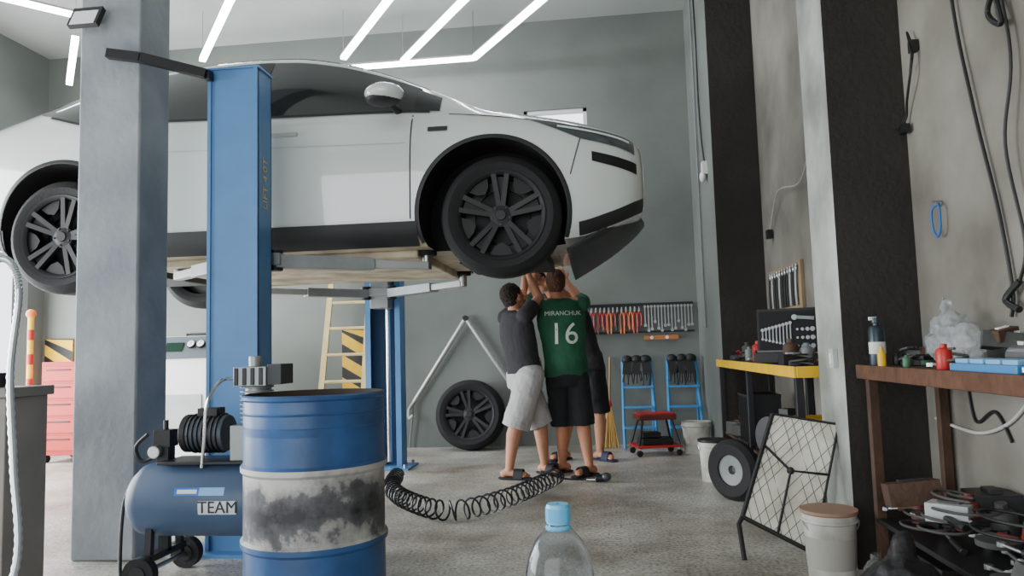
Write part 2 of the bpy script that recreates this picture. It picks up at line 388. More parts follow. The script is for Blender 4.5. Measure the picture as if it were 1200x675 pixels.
for sg in (-1,1):
    m.beam((-.35,sg*.3,.17),(0,sg*.68,.20),.05,.04,dark); m.beam((.15,sg*.3,.2),(0,sg*.68,.20),.04,.04,dark)
    m.beam((-2.55,sg*.3,.17),(-2.81,sg*.68,.22),.05,.04,dark)
    m.cyl((-.05,sg*.58,.3),(-.08,sg*.55,.66),.04,dark)
m.build('suspension_and_battery_tray',car,bevel=.01)
m=MB(); vs=[];fs=[];nx,ny=12,16
for i in range(nx+1):
    t=i/nx; x=.89-.50*t
    for k in range(ny+1):
        s_=-1+2*k/ny; wy=.42+.38*min(1,t*2.2)**.6
        z=.41-.34*t**.8-.035*(1-s_*s_)+.06*abs(s_)**3*(t)
        vs.append((x+.02*(1-s_*s_)-.06*abs(s_)**2*(1-t),s_*wy,z))
for i in range(nx):
    for k in range(ny): q=i*(ny+1)+k; fs.append((q,q+1,q+ny+2,q+ny+1))
m.add(vs,fs,mat('undertray','#35383a',.4,var=.3,scale=7,bump=.15,bscale=12)); m.build('front_undertray',car,solid=.008)
tire=mat('tyre','#161719',.8,bump=.15,bscale=80); rim=mat('rim_dark','#101113',.6); rimf=mat('rim_face','#1a1b1d',.55); discm=mat('brake_disc','#1a1b1d',.6,.3)
def wheel(name,parent,loc,out,rr=.365,tilt=0,spin=0):
    m=MB(); w=.118; rt=rr; ri_=.262
    prof=[(ri_,-w+.01),(ri_+.02,-w),(rt-.05,-w-.006),(rt-.018,-w+.015),(rt-.004,-w+.035),(rt,-.05),(rt,.05),(rt-.004,w-.035),(rt-.018,w-.015),(rt-.05,w+.006),(ri_+.02,w),(ri_,w-.01)]
    m.lathe(prof,tire,axis=(0,1,0),n=56,close=False)
    for g in (-.06,-.02,.02,.06): m.lathe([(rt-.0,g-.004),(rt+.0015,g),(rt,g+.004)],black,axis=(0,1,0),n=56,close=False)
    m.lathe([(ri_+.006,-w),(ri_-.006,-w+.004),(ri_-.02,-w+.02),(ri_-.03,.02),(ri_-.02,w-.01),(ri_+.004,w)],rim,axis=(0,1,0),n=48,close=False)
    m.lathe([(ri_-.03,.02),(.001,.03)],black,axis=(0,1,0),n=32,close=False)
    m.lathe([(.17,-.0),(.17,.02),(.001,.02)],discm,axis=(0,1,0),n=32,close=False)
    m.lathe([(.001,-w+.012),(.03,-w+.012),(.034,-w+.02),(.068,-w+.03),(.072,-w+.07),(.001,-w+.07)],rimf,axis=(0,1,0),n=28,close=False)
    for k in range(5):
        a=2*math.pi*k/5+spin
        for da in (-.13,.13):
            p0=V((.055*math.cos(a+da*1.5),-w+.045,.055*math.sin(a+da*1.5))); p1=V(((ri_-.008)*math.cos(a+da*1.25),-w+.022,(ri_-.008)*math.sin(a+da*1.25)))
            m.beam(p0,p1,.03,.034,rimf,up=(0,1,0))
        q=[V((.07*math.cos(a),-w+.05,.07*math.sin(a)))]+[V((.235*math.cos(a+d),-w+.036,.235*math.sin(a+d))) for d in(-.17,0,.17)]
        m.add(q,[(0,1,2,3)],rim)
        # outer aero vane between spoke pairs
        a2=a+math.pi/5; q=[V((rr_*math.cos(a2+d),-w+.034,rr_*math.sin(a2+d))) for rr_,d in((ri_-.012,-.30),(ri_-.012,0),(ri_-.012,.30),(.19,.22),(.16,0),(.19,-.22))]
        m.add(q,[tuple(range(6))],rim)
        p=V((.055*math.cos(a+.63),-w+.03,.055*math.sin(a+.63))); m.cyl(p,p+V((0,-.012,0)),.007,dark,n=8)
    return m.build(name,parent,loc=loc,rot=(tilt,0,0 if out<0 else math.pi),bevel=0)
wheel('wheel_front_near',car,(0.01,-.835,.335),-1,spin=.3); wheel('wheel_rear_near',car,(-2.81,-.835,.335),-1,spin=.1); wheel('wheel_rear_far',car,(-2.81,.835,.335),1)
m=MB(); m.cyl((0,.70,.335),(0,.725,.335),.175,steel,n=40); m.cyl((0,.66,.335),(0,.80,.335),.07,dark,n=24); m.box((-.15,.71,.36),(.09,.12,.16),dark)
for k in range(5): m.cyl((.05*math.cos(k*1.257),.8,.335+.05*math.sin(k*1.257)),(.05*math.cos(k*1.257),.83,.335+.05*math.sin(k*1.257)),.008,chrome,n=8)
m.build('brake_hub',car)
# ------------------------------------------------------------------ LIFT
lift=root('two_post_car_lift',(-1.96,0,0)); lb=mat('lift_blue','#4f80b4',.45,var=.15,scale=4); ldk=mat('lift_inner','#2f4f75',.6)
armm=mat('lift_arm','#94989b',.5,.2,var=.2,scale=9)
for yy,sg,h,nm in((3.95,1,2.64,'near'),(6.72,-1,2.64,'far')):
    m=MB(); hw=.145 if sg>0 else .165
    m.bb((-hw,yy-sg*.12,0),(hw,yy-sg*.112,h),lb)
    for s_ in(-1,1):
        m.bb((s_*hw,yy-sg*.12,0),(s_*(hw-.008),yy+sg*.05,h),lb); m.bb((s_*hw,yy+sg*.042,0),(s_*(hw-.05),yy+sg*.05,h),lb)
        m.bb((s_*hw,yy-sg*.130,0),(s_*(hw-.02),yy-sg*.11,h),lb)
    m.bb((-hw+.008,yy-sg*.11,0),(hw-.008,yy-sg*.10,h),ldk)
    m.bb((-hw-.008,yy-.13,h),(hw+.008,yy+.12 if sg<0 else yy+.06,h+.012),lb); m.bb((-.26,yy-.2,0),(.26,yy+.18,.018),lb)
    for sx in(-.22,.22):
        for sy in(-.16,.14): m.cyl((sx,yy+sy,.018),(sx,yy+sy,.05),.014,steel,n=8)
    m.cyl((.03,yy-sg*.03,0.05),(.03,yy-sg*.03,h-.1),.028,chrome,n=12)
    m.build('post_'+nm,lift)
    m=MB(); yc=yy+sg*.13
    m.bb((-.085,yy-sg*.05,1.45),(.085,yc+sg*.02,1.85),armm); m.bb((-.17,yc-.03,1.56),(.17,yc+.05 if sg>0 else yc-.05,1.63),armm); m.build('carriage_'+nm,lift,bevel=.006)
    for px,tag in((.90,'front'),(-.78,'rear')):
        py=4.62 if sg>0 else 5.92; m=MB()
        a=V((.12 if px>0 else -.12,yc+sg*.02,1.585)); b_=V((px,py,1.585)); mid=a.lerp(b_,.62)
        m.beam(a,mid,.10,.075,armm); m.beam(a.lerp(b_,.4),b_,.072,.05,lgrey)
        m.cyl((px,py,1.56),(px,py,1.655),.03,steel,n=16); m.cyl((px,py,1.65),(px,py,1.679),.065,rubber,n=24); m.cyl((a.x,a.y,1.53),(a.x,a.y,1.65),.045,dark,n=16)
        m.build('arm_%s_%s'%(nm,tag),lift,bevel=.004)
lt=text('model_label','LIFT 4.0T',.075,mat('label_gold','#c9b777',.6),lift,(.147,3.915,2.0),(R(90),R(-90),R(90)))
m=MB(); m.beam((-2.58,3.64,2.70),(-2.40,3.655,2.67),.04,.05,dark); m.beam((-2.40,3.655,2.67),(-2.09,3.77,2.60),.04,.05,dark); m.beam((-2.09,3.77,2.60),(-2.09,3.818,2.60),.04,.05,dark); m.build('cable_bracket')
m=MB(); m.box((0,0,0),(.17,.03,.13),dark,rot=(R(-25),0,0)); m.box((0,-.017,-.008),(.14,.01,.10),mat('flood_face','#e9edf0',.3),rot=(R(-25),0,0)); m.box((0,.035,0),(.03,.08,.02),dark); m.build('flood_light',loc=(-2.69,3.615,2.90))

# ------------------------------------------------------------------ DRUM
dr=root('oil_drum',(-1.19,3.04,0)); rr=.285
bd=mat('drum_blue','#2f5a90',.4,var=.35,scale=5,bump=.15,bscale=7,hex2='#233f66')
wd=bpy.data.materials.new('drum_scorched'); wd.use_nodes=True; wn=wd.node_tree; wb_=wn.nodes['Principled BSDF']; wb_.inputs['Roughness'].default_value=.5; wb_.inputs['Metallic'].default_value=.15
t1=wn.nodes.new('ShaderNodeTexCoord'); a1=wn.nodes.new('ShaderNodeTexNoise'); a1.inputs['Scale'].default_value=5.0; a1.inputs['Detail'].default_value=10; a1.inputs['Roughness'].default_value=.65
sp=wn.nodes.new('ShaderNodeSeparateXYZ'); wn.links.new(t1.outputs['Object'],a1.inputs['Vector']); wn.links.new(t1.outputs['Object'],sp.inputs[0])
d1=wn.nodes.new('ShaderNodeMath'); d1.operation='SUBTRACT'; d1.inputs[1].default_value=.42; wn.links.new(sp.outputs['Z'],d1.inputs[0])
d2=wn.nodes.new('ShaderNodeMath'); d2.operation='ABSOLUTE'; wn.links.new(d1.outputs[0],d2.inputs[0])
d3=wn.nodes.new('ShaderNodeMath'); d3.operation='MULTIPLY_ADD'; d3.inputs[1].default_value=2.2; wn.links.new(d2.outputs[0],d3.inputs[0]); wn.links.new(a1.outputs['Fac'],d3.inputs[2])
cr=wn.nodes.new('ShaderNodeValToRGB'); cr.color_ramp.elements[0].position=.50; cr.color_ramp.elements[0].color=lin('#232327'); cr.color_ramp.elements[1].position=.84; cr.color_ramp.elements[1].color=lin('#b4b3ae')
e1=cr.color_ramp.elements.new(.66); e1.color=lin('#57585c'); e1=cr.color_ramp.elements.new(.70); e1.color=lin('#8a8986')
wn.links.new(d3.outputs[0],cr.inputs['Fac']); wn.links.new(cr.outputs[0],wb_.inputs['Base Color'])
prof=[(rr-.012,0),(rr,.004),(rr,.03)]
def rib(z): return [(rr,z-.022),(rr+.011,z-.010),(rr+.011,z+.010),(rr,z+.022)]
prof+=[(rr,.12)]+rib(.29)+[(rr,.40),(rr,.50)]+rib(.585)+[(rr,.63)]+[(rr,.72)]+[(rr+.004,.75),(rr,.755),(rr,.80),(rr+.004,.805),(rr,.81),(rr,.855),(rr+.008,.862),(rr+.010,.874),(rr+.003,.88),(rr-.006,.88),(rr-.008,.86),(rr-.008,.05),(.01,.05)]
def dm(i):
    z=(prof[i][1]+prof[i+1][1])/2
    if prof[i+1][0]<rr-.004 : return mat('drum_inside','#3a2f28',.8)
    return wd if .30<z<.60 else bd
MB().lathe(prof,bd,n=72,close=False,mf=dm).build('shell',dr,rot=(0,0,.9))
MB().lathe([(.01,.006),(rr-.02,.006),(rr-.02,.02),(.01,.02)],bd,n=40).build('bottom',dr)

# ------------------------------------------------------------------ AIR COMPRESSOR
ac=root('air_compressor',(-1.84,3.41,0)); cb=mat('compressor_blue','#465a76',.45,var=.2); tr=.172; zc=.375
pr=[(.01,-.385),(.08,-.38),(.13,-.36),(tr-.01,-.325),(tr,-.29),(tr,.29),(tr-.01,.325),(.13,.36),(.08,.38),(.01,.385)]
MB().lathe(pr,cb,c=(0,0,zc),axis=(1,0,0),n=40).build('tank',ac)
m=MB()
for x in(-.24,):
    m.beam((x,-.14,.13),(x,.14,.13),.05,.03,dark); m.cyl((x,-.22,.075),(x,.22,.075),.012,steel)
    m.beam((x,0,.13),(x,0,.25),.05,.03,dark)
    for s_ in(-1,1):
        m.cyl((x,s_*.17,.075),(x,s_*.215,.075),.075,rubber,n=28); m.cyl((x,s_*.165,.075),(x,s_*.222,.075),.04,black,n=20); m.beam((x,s_*.13,.09),(x,s_*.12,.26),.03,.03,dark)
for s_ in(-1,1): m.beam((.25,s_*.12,0.0),(.25,s_*.12,.25),.03,.03,dark); m.cyl((.25,s_*.12,0),(.25,s_*.12,.03),.025,rubber)
m.build('wheels_and_feet',ac)
m=MB(); m.bb((-.22,-.11,.545),(.33,.11,.56),dark)
m.cyl((-.10,0,.68),(.08,0,.68),.085,mat('motor_grey','#4a5058',.5,.3),n=24); m.cyl((-.13,0,.68),(-.10,0,.68),.09,black,n=24)
for k in range(7): m.cyl((-.085+.023*k,0,.68),(-.079+.023*k,0,.68),.095,dark,n=24)
m.bb((-.06,-.04,.76),(.04,.04,.80),black); m.build('motor',ac,bevel=.004)
m=MB(); al=mat('pump_alu','#8d9190',.45,.5)
m.bb((.13,-.09,.56),(.31,.09,.72),al); m.cyl((.22,0,.70),(.22,0,.90),.055,al,n=20)
for k in range(9): m.cyl((.22,0,.73+.02*k),(.22,0,.737+.02*k),.078,al,n=24)
m.bb((.14,-.08,.90),(.30,.08,.99),al); m.bb((.30,-.07,.905),(.37,.07,1.0),mat('filter_black','#3a3d3f',.6)); m.cyl((.22,-.02,.99),(.22,-.02,1.04),.03,al,n=16)
for k in range(4): m.bb((.145+.04*k,-.085,.905),(.165+.04*k,-.08,.985),dark)
m.tube(cat([(.14,0,.93),(.07,-.05,.93),(.03,-.11,.83),(.02,-.12,.65),(.0,-.10,.53)],8),.008,chrome)
m.build('pump',ac,bevel=.004)
m=MB(); m.bb((-.27,-.03,.54),(-.21,.03,.62),black); m.bb((-.285,-.035,.62),(-.20,.04,.70),black); m.cyl((-.24,0,.70),(-.24,0,.745),.012,black); m.cyl((-.26,-.04,.60),(-.26,-.07,.60),.03,steel,n=20); m.cyl((-.26,-.07,.60),(-.26,-.072,.60),.026,white,n=20)
m.cyl((-.24,0,.50),(-.24,0,.56),.015,steel); m.tube(cat([(-.28,0,.58),(-.36,0,.55),(-.38,-.02,.62),(-.32,-.02,.68)],6),.009,black); m.build('pressure_switch',ac,bevel=.003)
m=MB()
for (xa,xb,a0,a1,mt) in ((-.10,.02,14,26,mat('decal_blue','#2d6fc4',.4)),(-.085,.01,17,23,white),(.02,.14,14,26,mat('decal_lt','#7fb0dd',.4)),(.02,.20,-14,6,mat('decal_white','#c9cfd6',.5))):
    vs=[];fs=[]
    rr_=tr+.001+(.001 if mt is white else 0)
    for i in range(7):
        a=R(a0+(a1-a0)*i/6)
        for x in(xa,xb): vs.append((x,-rr_*math.cos(a),zc+rr_*math.sin(a)))
    for i in range(6): fs.append((2*i,2*i+1,2*i+3,2*i+2))
    m.add(vs,fs,mt)
m.build('decals',ac)
text('label_text','TEAM',.075,black,ac,(.115,-tr-.003,zc-.012),(R(90),0,0))
m=MB(); m.tube(cat([(-.38,-.05,.45),(-.42,-.05,.35),(-.40,-.10,.12),(-.34,-.16,.02),(-.2,-.2,.015)],8),.009,black); m.build('drain_hose',ac)

# coil hose
path=cat([(-1.62,5.85,.07),(-1.52,5.35,.07),(-1.27,4.86,.07),(-.93,4.55,.07),(-.64,4.9,.07),(-.42,5.5,.07),(-.34,5.8,.07)],60)
L_=[0]
for a,b_ in zip(path,path[1:]): L_.append(L_[-1]+(b_-a).length)
tot=L_[-1]; turns=int(tot/.075); pts=[]; N=turns*14; j=0
for i in range(N+1):
    s_=tot*i/N
    while j<len(L_)-2 and L_[j+1]<s_: j+=1
    t=(s_-L_[j])/max(1e-6,L_[j+1]-L_[j]); p=path[j].lerp(path[j+1],t); d=(path[j+1]-path[j]).normalized(); sd=V((-d.y,d.x,0)); a=2*math.pi*i/14
    pts.append(p+sd*.058*math.cos(a)+V((0,0,1))*.058*math.sin(a))
m=MB(); m.tube(pts,.0068,mat('hose_black','#1a1c20',.35),n=6)
m.tube(cat([pts[-1],(-.28,5.86,.03),(-.12,5.88,.02)],6),.007,black); m.cyl((-.12,5.88,.02),(-.05,5.87,.02),.016,chrome); m.cyl((-.05,5.87,.03),(.03,5.87,.035),.03,dark); m.ell((.03,5.87,.04),(.04,.04,.035),mat('gun','#50545a',.4,.4))
m.build('coiled_air_hose')

# ------------------------------------------------------------------ BOTTLE on table
bx,by=-.063,1.05; tz=.497
bt=root('water_bottle',(bx,by,tz))
gl=mat('pet_plastic','#f4faff',.03,trans=1,ior=1.22)
op=[(.030,0.004),(.042,0),(.0455,.012),(.0455,.05),(.043,.06),(.0455,.07),(.0455,.10),(.043,.11),(.0455,.12),(.0455,.16),(.0475,.19),(.0485,.21),(.0465,.218),(.047,.228),(.042,.25),(.033,.270),(.021,.284),(.0145,.292),(.0135,.30),(.0135,.302)]
ip=[(max(.002,a-.0012),z) for a,z in reversed(op)]; ip[-1]=(.03,.006); ip.append((.002,.016))
MB().lathe(op+ip,gl,n=48,close=False).build('body',bt)
cp=mat('cap_blue','#5fb4dc',.4); m=MB(); m.lathe([(.0160,.294),(.0165,.298),(.0165,.316),(.0150,.320),(.002,.320)],cp,n=40,close=False); m.lathe([(.0175,.286),(.0178,.290),(.0160,.292),(.0145,.287)],cp,n=40,close=False)
for k in range(40):
    a=2*math.pi*k/40; m.box((.0167*math.cos(a),.0167*math.sin(a),.306),(.0012,.0012,.018),cp,rot=(0,0,a))
m.build('cap',bt)
wt=mat('water','#e8f4f6',.0,trans=1,ior=1.33); MB().lathe([(.002,.018),(.04,.014),(.0438,.025),(.0438,.205),(.002,.205)],wt,n=40).build('water',bt)
m=MB(); tm=mat('table_wood','#8a6a4a',.5,var=.3,scale=12); m.lathe([(.01,.472),(.24,.472),(.245,.48),(.24,.497),(.01,.497)],tm,n=40)
for k in range(4): a=math.pi/4+k*math.pi/2; m.cyl((.17*math.cos(a),.17*math.sin(a),.475),(.22*math.cos(a),.22*math.sin(a),0),.016,dark)
m.build('side_table',loc=(bx,by-.02,0))

# ------------------------------------------------------------------ PEOPLE
def vox(mb,name,parent,vs=.007,it=3,disp=0,dsize=.12,loc=(0,0,0)):
    o=mb.build(name,parent,fixn=True,loc=loc)
    rm=o.modifiers.new('r','REMESH'); rm.mode='VOXEL'; rm.voxel_size=vs; rm.use_smooth_shade=True
    sm=o.modifiers.new('s','SMOOTH'); sm.iterations=it; sm.factor=.6
    if disp:
        tx=bpy.data.textures.new(name+'_t','CLOUDS'); tx.noise_scale=dsize; tx.noise_depth=2
        d=o.modifiers.new('d','DISPLACE'); d.texture=tx; d.strength=disp; d.mid_level=.5
    mt=o.data.materials[0]; apply_mods(o)
    if not o.data.materials: o.data.materials.append(mt)
    for p in o.data.polygons: p.use_smooth=True; p.material_index=0
    return o
def hand(m,w,d,n,mt,side):
    w=V(w); d=V(d).normalized(); n=V(n); n=(n-d*n.dot(d)).normalized(); s=d.cross(n)*side
    m.capsule(w,w+d*.085,.030,.040,mt,flat=(n,.42))
    for k,(o_,l) in enumerate(((.030,.070),(.010,.080),(-.011,.074),(-.031,.058))):
        p=w+d*.10+s*o_; q=p+(d*.9+n*.45).normalized()*l*.5; e=q+(d*.35+n*.95).normalized()*l*.5
        m.capsule(w+d*.06+s*o_*.9,p,.010,.010,mt,n=8); m.capsule(p,q,.0100,.0092,mt,n=8); m.capsule(q,e,.0092,.0078,mt,n=8)
    a=w+d*.02+s*.028; b_=a+(d*.6+s*.65+n*.3).normalized()*.045; c=b_+(d*.85+n*.5).normalized()*.035
    m.capsule(a,b_,.014,.0115,mt,n=8); m.capsule(b_,c,.0110,.009,mt,n=8)
def person(name,J,fwd,skin,hairm,shirt,shorts,shoe,hem=.42,sleeve=.55,look=(0,0,0),cap=None,belly=1.0,shorts_r=1.0,disp=.020,bw=1.0):
    rt=root(name,(J['pel'][0],J['pel'][1],0)); o0=V((J['pel'][0],J['pel'][1],0))
    J={k:V(p)-o0 for k,p in J.items()}
    F=V(fwd).normalized(); LT=V((-F.y,F.x,0))
    hd=J['head']; look=V(look); 
    hf=(F+look).normalized(); hl_=V((0,0,1)).cross(hf).normalized(); hu=hf.cross(hl_).normalized()
    m=MB(); A=(hf,hl_,hu)
    m.ell(hd+hu*.015-hf*.01,(.098,.077,.100),skin,axes=A,n=20); m.ell(hd-hu*.045+hf*.028,(.062,.058,.070),skin,axes=A)
    m.capsule(hd+hf*.088+hu*.01,hd+hf*.108-hu*.022,.008,.014,skin,n=8); m.ell(hd+hf*.078-hu*.062,(.018,.026,.010),skin,axes=A,n=10)
    for s_ in(-1,1): m.ell(hd+hl_*s_*.08-hu*.005-hf*.005,(.020,.010,.032),skin,axes=A,n=10)
    m.capsule(J['neck']-V((0,0,.05)),hd-hu*.05-hf*.02,.060,.052,skin)
    m.capsule(J['pel'],J['chest'],.11,.13,skin,flat=(F,.7)); m.capsule(J['sh_l'],J['sh_r'],.055,.055,skin)
    for s_ in('l','r'):
        sg=1 if s_=='l' else -1
        m.ell(J['sh_'+s_],(.062,.062,.062),skin)
        m.capsule(J['sh_'+s_],J['el_'+s_],.050,.038,skin); 
        mid=J['el_'+s_].lerp(J['wr_'+s_],.3); m.capsule(J['el_'+s_],mid,.038,.041,skin); m.capsule(mid,J['wr_'+s_],.041,.026,skin)
        hand(m,J['wr_'+s_],J['wr_'+s_]-J['el_'+s_]+V((0,0,.05)),F,skin,sg)
        m.capsule(J['hip_'+s_],J['kn_'+s_],.085,.056,skin)
        cm=J['kn_'+s_].lerp(J['an_'+s_],.3)-F*.014; m.capsule(J['kn_'+s_],cm,.053,.060,skin); m.capsule(cm,J['an_'+s_],.058,.034,skin)
        T=V(J['to_'+s_]-J['an_'+s_]); T.z=0; T.normalize(); a=J['an_'+s_]
        m.capsule(V((a.x,a.y,.055))-T*.03,V((a.x,a.y,.042))+T*.13,.036,.030,skin,flat=(V((0,0,1)),.8)); m.ell(V((a.x,a.y,.045))-T*.045,(.034,.034,.035),skin)
        sd=V((-T.y,T.x,0))
        for q in range(5): 
            p=V((a.x,a.y,.032))+T*(.14-.008*abs(q-1.2))+sd*(.032-.016*q)*(1 if s_=='r' else -1); m.capsule(p,p+T*(.032-.004*q),.0105,.009,skin,n=8)
        sh=MB(); sh.capsule(V((a.x,a.y,.012))-T*.055,V((a.x,a.y,.012))+T*.155,.043,.047,shoe,flat=(V((0,0,1)),.25),n=20)
        rs=[]
        for i in range(11):
            an=math.pi*i/10; c=V((a.x,a.y,.012))+T*.085+sd*.048*math.cos(an)+V((0,0,1))*.070*math.sin(an)
            rs.append([c-T*.04,c+T*.035,c+T*.035+V((0,0,.006)),c-T*.04+V((0,0,.006))])
        sh.rings(rs,shoe); sh.build('sandal_'+s_,rt)
    vox(m,'body',rt,.0065,2)
    e=MB(); dk=mat('eye_dark','#1c1410',.3); ew=mat('eye_white','#d8d4cc',.3)
    for s_ in(-1,1):
        c=hd+hf*.080+hl_*s_*.030+hu*.012; e.ell(c,(.011,.014,.008),ew,axes=A,n=10); e.ell(c+hf*.006,(.007,.006,.006),dk,axes=A,n=8); e.capsule(c+hf*.004+hu*.02-hl_*.014,c+hf*.004+hu*.02+hl_*.014,.004,.004,hairm,n=6)
    e.capsule(hd+hf*.093-hu*.060-hl_*.018,hd+hf*.093-hu*.060+hl_*.018,.005,.005,mat('lips','#7a4238',.5),n=6); e.build('face',rt)
    h=MB(); h.ell(hd+hu*.034-hf*.022,(.098,.084,.094),hairm,axes=A,n=22); h.ell(hd-hu*.005-hf*.045,(.062,.074,.070),hairm,axes=A,n=18)
    vox(h,'hair',rt,.006,2,disp=.018,dsize=.018)
    if cap:
        h=MB(); h.ell(hd+hu*.045-hf*.012,(.108,.092,.088),cap,axes=A,n=22); h.capsule(hd+hu*.045+hf*.08,hd+hu*.04+hf*.15,.06,.05,cap,flat=(hu,.15)); h.build('cap',rt)
    s=MB(); pel,ch,nk=J['pel'],J['chest'],J['neck']; hemp=pel-V((0,0,.06)); shw=(J['sh_l']-J['sh_r']).length/2
    rows=[(hemp,.176*bw,.130),(pel.lerp(ch,.12),.172*bw,.127),(pel.lerp(ch,.45),.165*bw,.122*belly),(pel.lerp(ch,.8),.178*bw,.125),(ch,.187*bw,.125),(ch.lerp((J['sh_l']+J['sh_r'])/2,.55),.192*bw,.115),((J['sh_l']+J['sh_r'])/2+V((0,0,.02)),shw-.01,.090),(nk.lerp((J['sh_l']+J['sh_r'])/2,.4)+V((0,0,.015)),.115,.075),(nk+V((0,0,.008)),.072,.065)]
    SL=(J['sh_l']-J['sh_r']); SL.z*=.3; SL.normalize(); rs=[]; n=26
    for i,(c,a,b_) in enumerate(rows):
        t=i/8; ax=(LT*(1-t)+SL*t).normalized(); fx=ax.cross(V((0,0,1))); 
        rs.append([c+ax*a*math.cos(2*math.pi*k/n)+fx*b_*math.sin(2*math.pi*k/n) for k in range(n)])
    s.rings(rs,shirt)
    for q in('l','r'):
        a=J['sh_'+q]; b_=a.lerp(J['el_'+q],sleeve); s.capsule(a,b_,.072,.074,shirt,flat1=True)
    vox(s,'shirt',rt,.0075,3,disp=disp)
    s=MB(); rs=[]; hc=(J['hip_l']+J['hip_r'])/2
    for c,a,b_ in ((pel+V((0,0,.10)),.150,.112),(pel,.170,.125),(hc+V((0,0,-.02)),.182,.134),(hc-V((0,0,.10)),.170,.120)):
        rs.append([c+LT*a*math.cos(2*math.pi*k/n)+F*b_*math.sin(2*math.pi*k/n) for k in range(n)])
    s.rings(rs,shorts)
    for q in('l','r'):
        a=J['hip_'+q]; k_=J['kn_'+q]; z=hem; 
        if z<k_.z: e_=k_.lerp(J['an_'+q],(k_.z-z)/(k_.z-J['an_'+q].z))
        else: e_=a.lerp(k_,(a.z-z)/(a.z-k_.z))
        s.capsule(a,e_,.106*shorts_r,.106*shorts_r,shorts,flat1=True,n=20)
    vox(s,'shorts',rt,.0075,3,disp=disp*1.2)
    return rt,LT,F
sk1=mat('skin_1','#bd876a',.6,var=.12,scale=20); sk2=mat('skin_2','#b57c5e',.6,var=.12,scale=20)
hair1=mat('hair_dark','#241c18',.8,bump=.6,bscale=120); hair2=mat('hair_brown','#54382a',.8,bump=.6,bscale=120)
tee=mat('tee_charcoal','#29282c',.9,bump=.3,bscale=30); jer=mat('jersey_green','#1f5a3e',.75,var=.25,scale=5,hex2='#15432f',bump=.25,bscale=25)
shg=mat('shorts_grey','#a8a6a6',.9,bump=.4,bscale=28); shb=mat('shorts_black','#17181b',.85,bump=.3,bscale=28); sand=mat('sandal_dark','#1e1f26',.7)
person('man_in_black_tshirt',dict(pel=(-.60,6.15,.86),chest=(-.65,6.13,1.14),neck=(-.665,6.14,1.355),head=(-.68,6.15,1.475),
  sh_l=(-.76,6.25,1.315),sh_r=(-.57,6.0,1.315),el_l=(-.62,6.42,1.44),wr_l=(-.60,6.33,1.66),el_r=(-.47,6.16,1.46),wr_r=(-.55,6.20,1.66),
  hip_l=(-.655,6.21,.82),hip_r=(-.55,6.07,.82),kn_l=(-.49,6.27,.46),kn_r=(-.67,6.05,.46),an_l=(-.47,6.27,.08),an_r=(-.74,6.03,.08),to_l=(-.40,6.2,0),to_r=(-.62,6.0,0)),
  (.70,.71,0),sk1,hair1,tee,shg,sand,hem=.41,look=(0,0,.35),shorts_r=1.10)
g,LT,F=person('man_in_green_jersey',dict(pel=(-.26,6.25,.86),chest=(-.29,6.22,1.20),neck=(-.315,6.23,1.45),head=(-.335,6.26,1.585),
  sh_l=(-.475,6.19,1.41),sh_r=(-.115,6.26,1.41),el_l=(-.55,6.36,1.53),wr_l=(-.50,6.40,1.70),el_r=(-.13,6.5,1.45),wr_r=(-.26,6.55,1.64),
  hip_l=(-.335,6.24,.82),hip_r=(-.185,6.26,.82),kn_l=(-.31,6.28,.46),kn_r=(-.15,6.25,.46),an_l=(-.33,6.34,.08),an_r=(-.10,6.16,.08),to_l=(-.42,6.3,0),to_r=(-.2,6.05,0)),
  (-.20,.98,0),sk2,hair2,jer,shb,sand,hem=.40,look=(0,0,.25),shorts_r=1.0,bw=1.08)
person('man_in_cap',dict(pel=(-.10,6.98,.90),chest=(-.20,6.93,1.24),neck=(-.34,6.86,1.50),head=(-.45,6.80,1.67),
  sh_l=(-.13,6.78,1.46),sh_r=(-.40,7.03,1.46),el_l=(-.28,6.60,1.52),wr_l=(-.42,6.52,1.72),el_r=(-.56,6.85,1.52),wr_r=(-.55,6.62,1.72),
  hip_l=(-.04,6.94,.86),hip_r=(-.18,7.02,.86),kn_l=(-.01,6.93,.48),kn_r=(-.28,7.02,.48),an_l=(-.01,7.0,.08),an_r=(-.35,7.05,.08),to_l=(.10,6.9,0),to_r=(-.45,6.95,0)),
  (-.55,-.83,0),sk1,hair1,tee,shb,mat('sandal_navy','#252b48',.7),hem=.44,look=(0,0,.1),cap=black,bw=1.05)
wm=mat('print_white','#cdd6cc',.8)
an=math.atan2(F.y,F.x)-math.pi/2
for s_,sz,z in(('16',.25,1.15),('MIRANCHUK',.052,1.325)):
    t=text('number_'+s_,s_,sz,wm,g,(0,0,0),(0,0,0))
    t.location=V((-.03,-.03,z))-F*.35; t.rotation_euler=(R(90),0,an)
    sh=[o for o in g.children if o.name.startswith('shirt')][0]
    bpy.context.view_layer.update()
    bm=bmesh.new(); bm.from_mesh(t.data); bmesh.ops.subdivide_edges(bm,edges=bm.edges,cuts=2); bm.to_mesh(t.data); bm.free()
    Mt=t.matrix_local.copy(); 
    for v in t.data.vertices:
        p=Mt@v.co; dep=v.co.z; hit,loc,nor,idx=sh.ray_cast(p,F)
        v.co=(loc-F*(.005+dep)) if hit else p+F*.25
    t.location=(0,0,0); t.rotation_euler=(0,0,0)

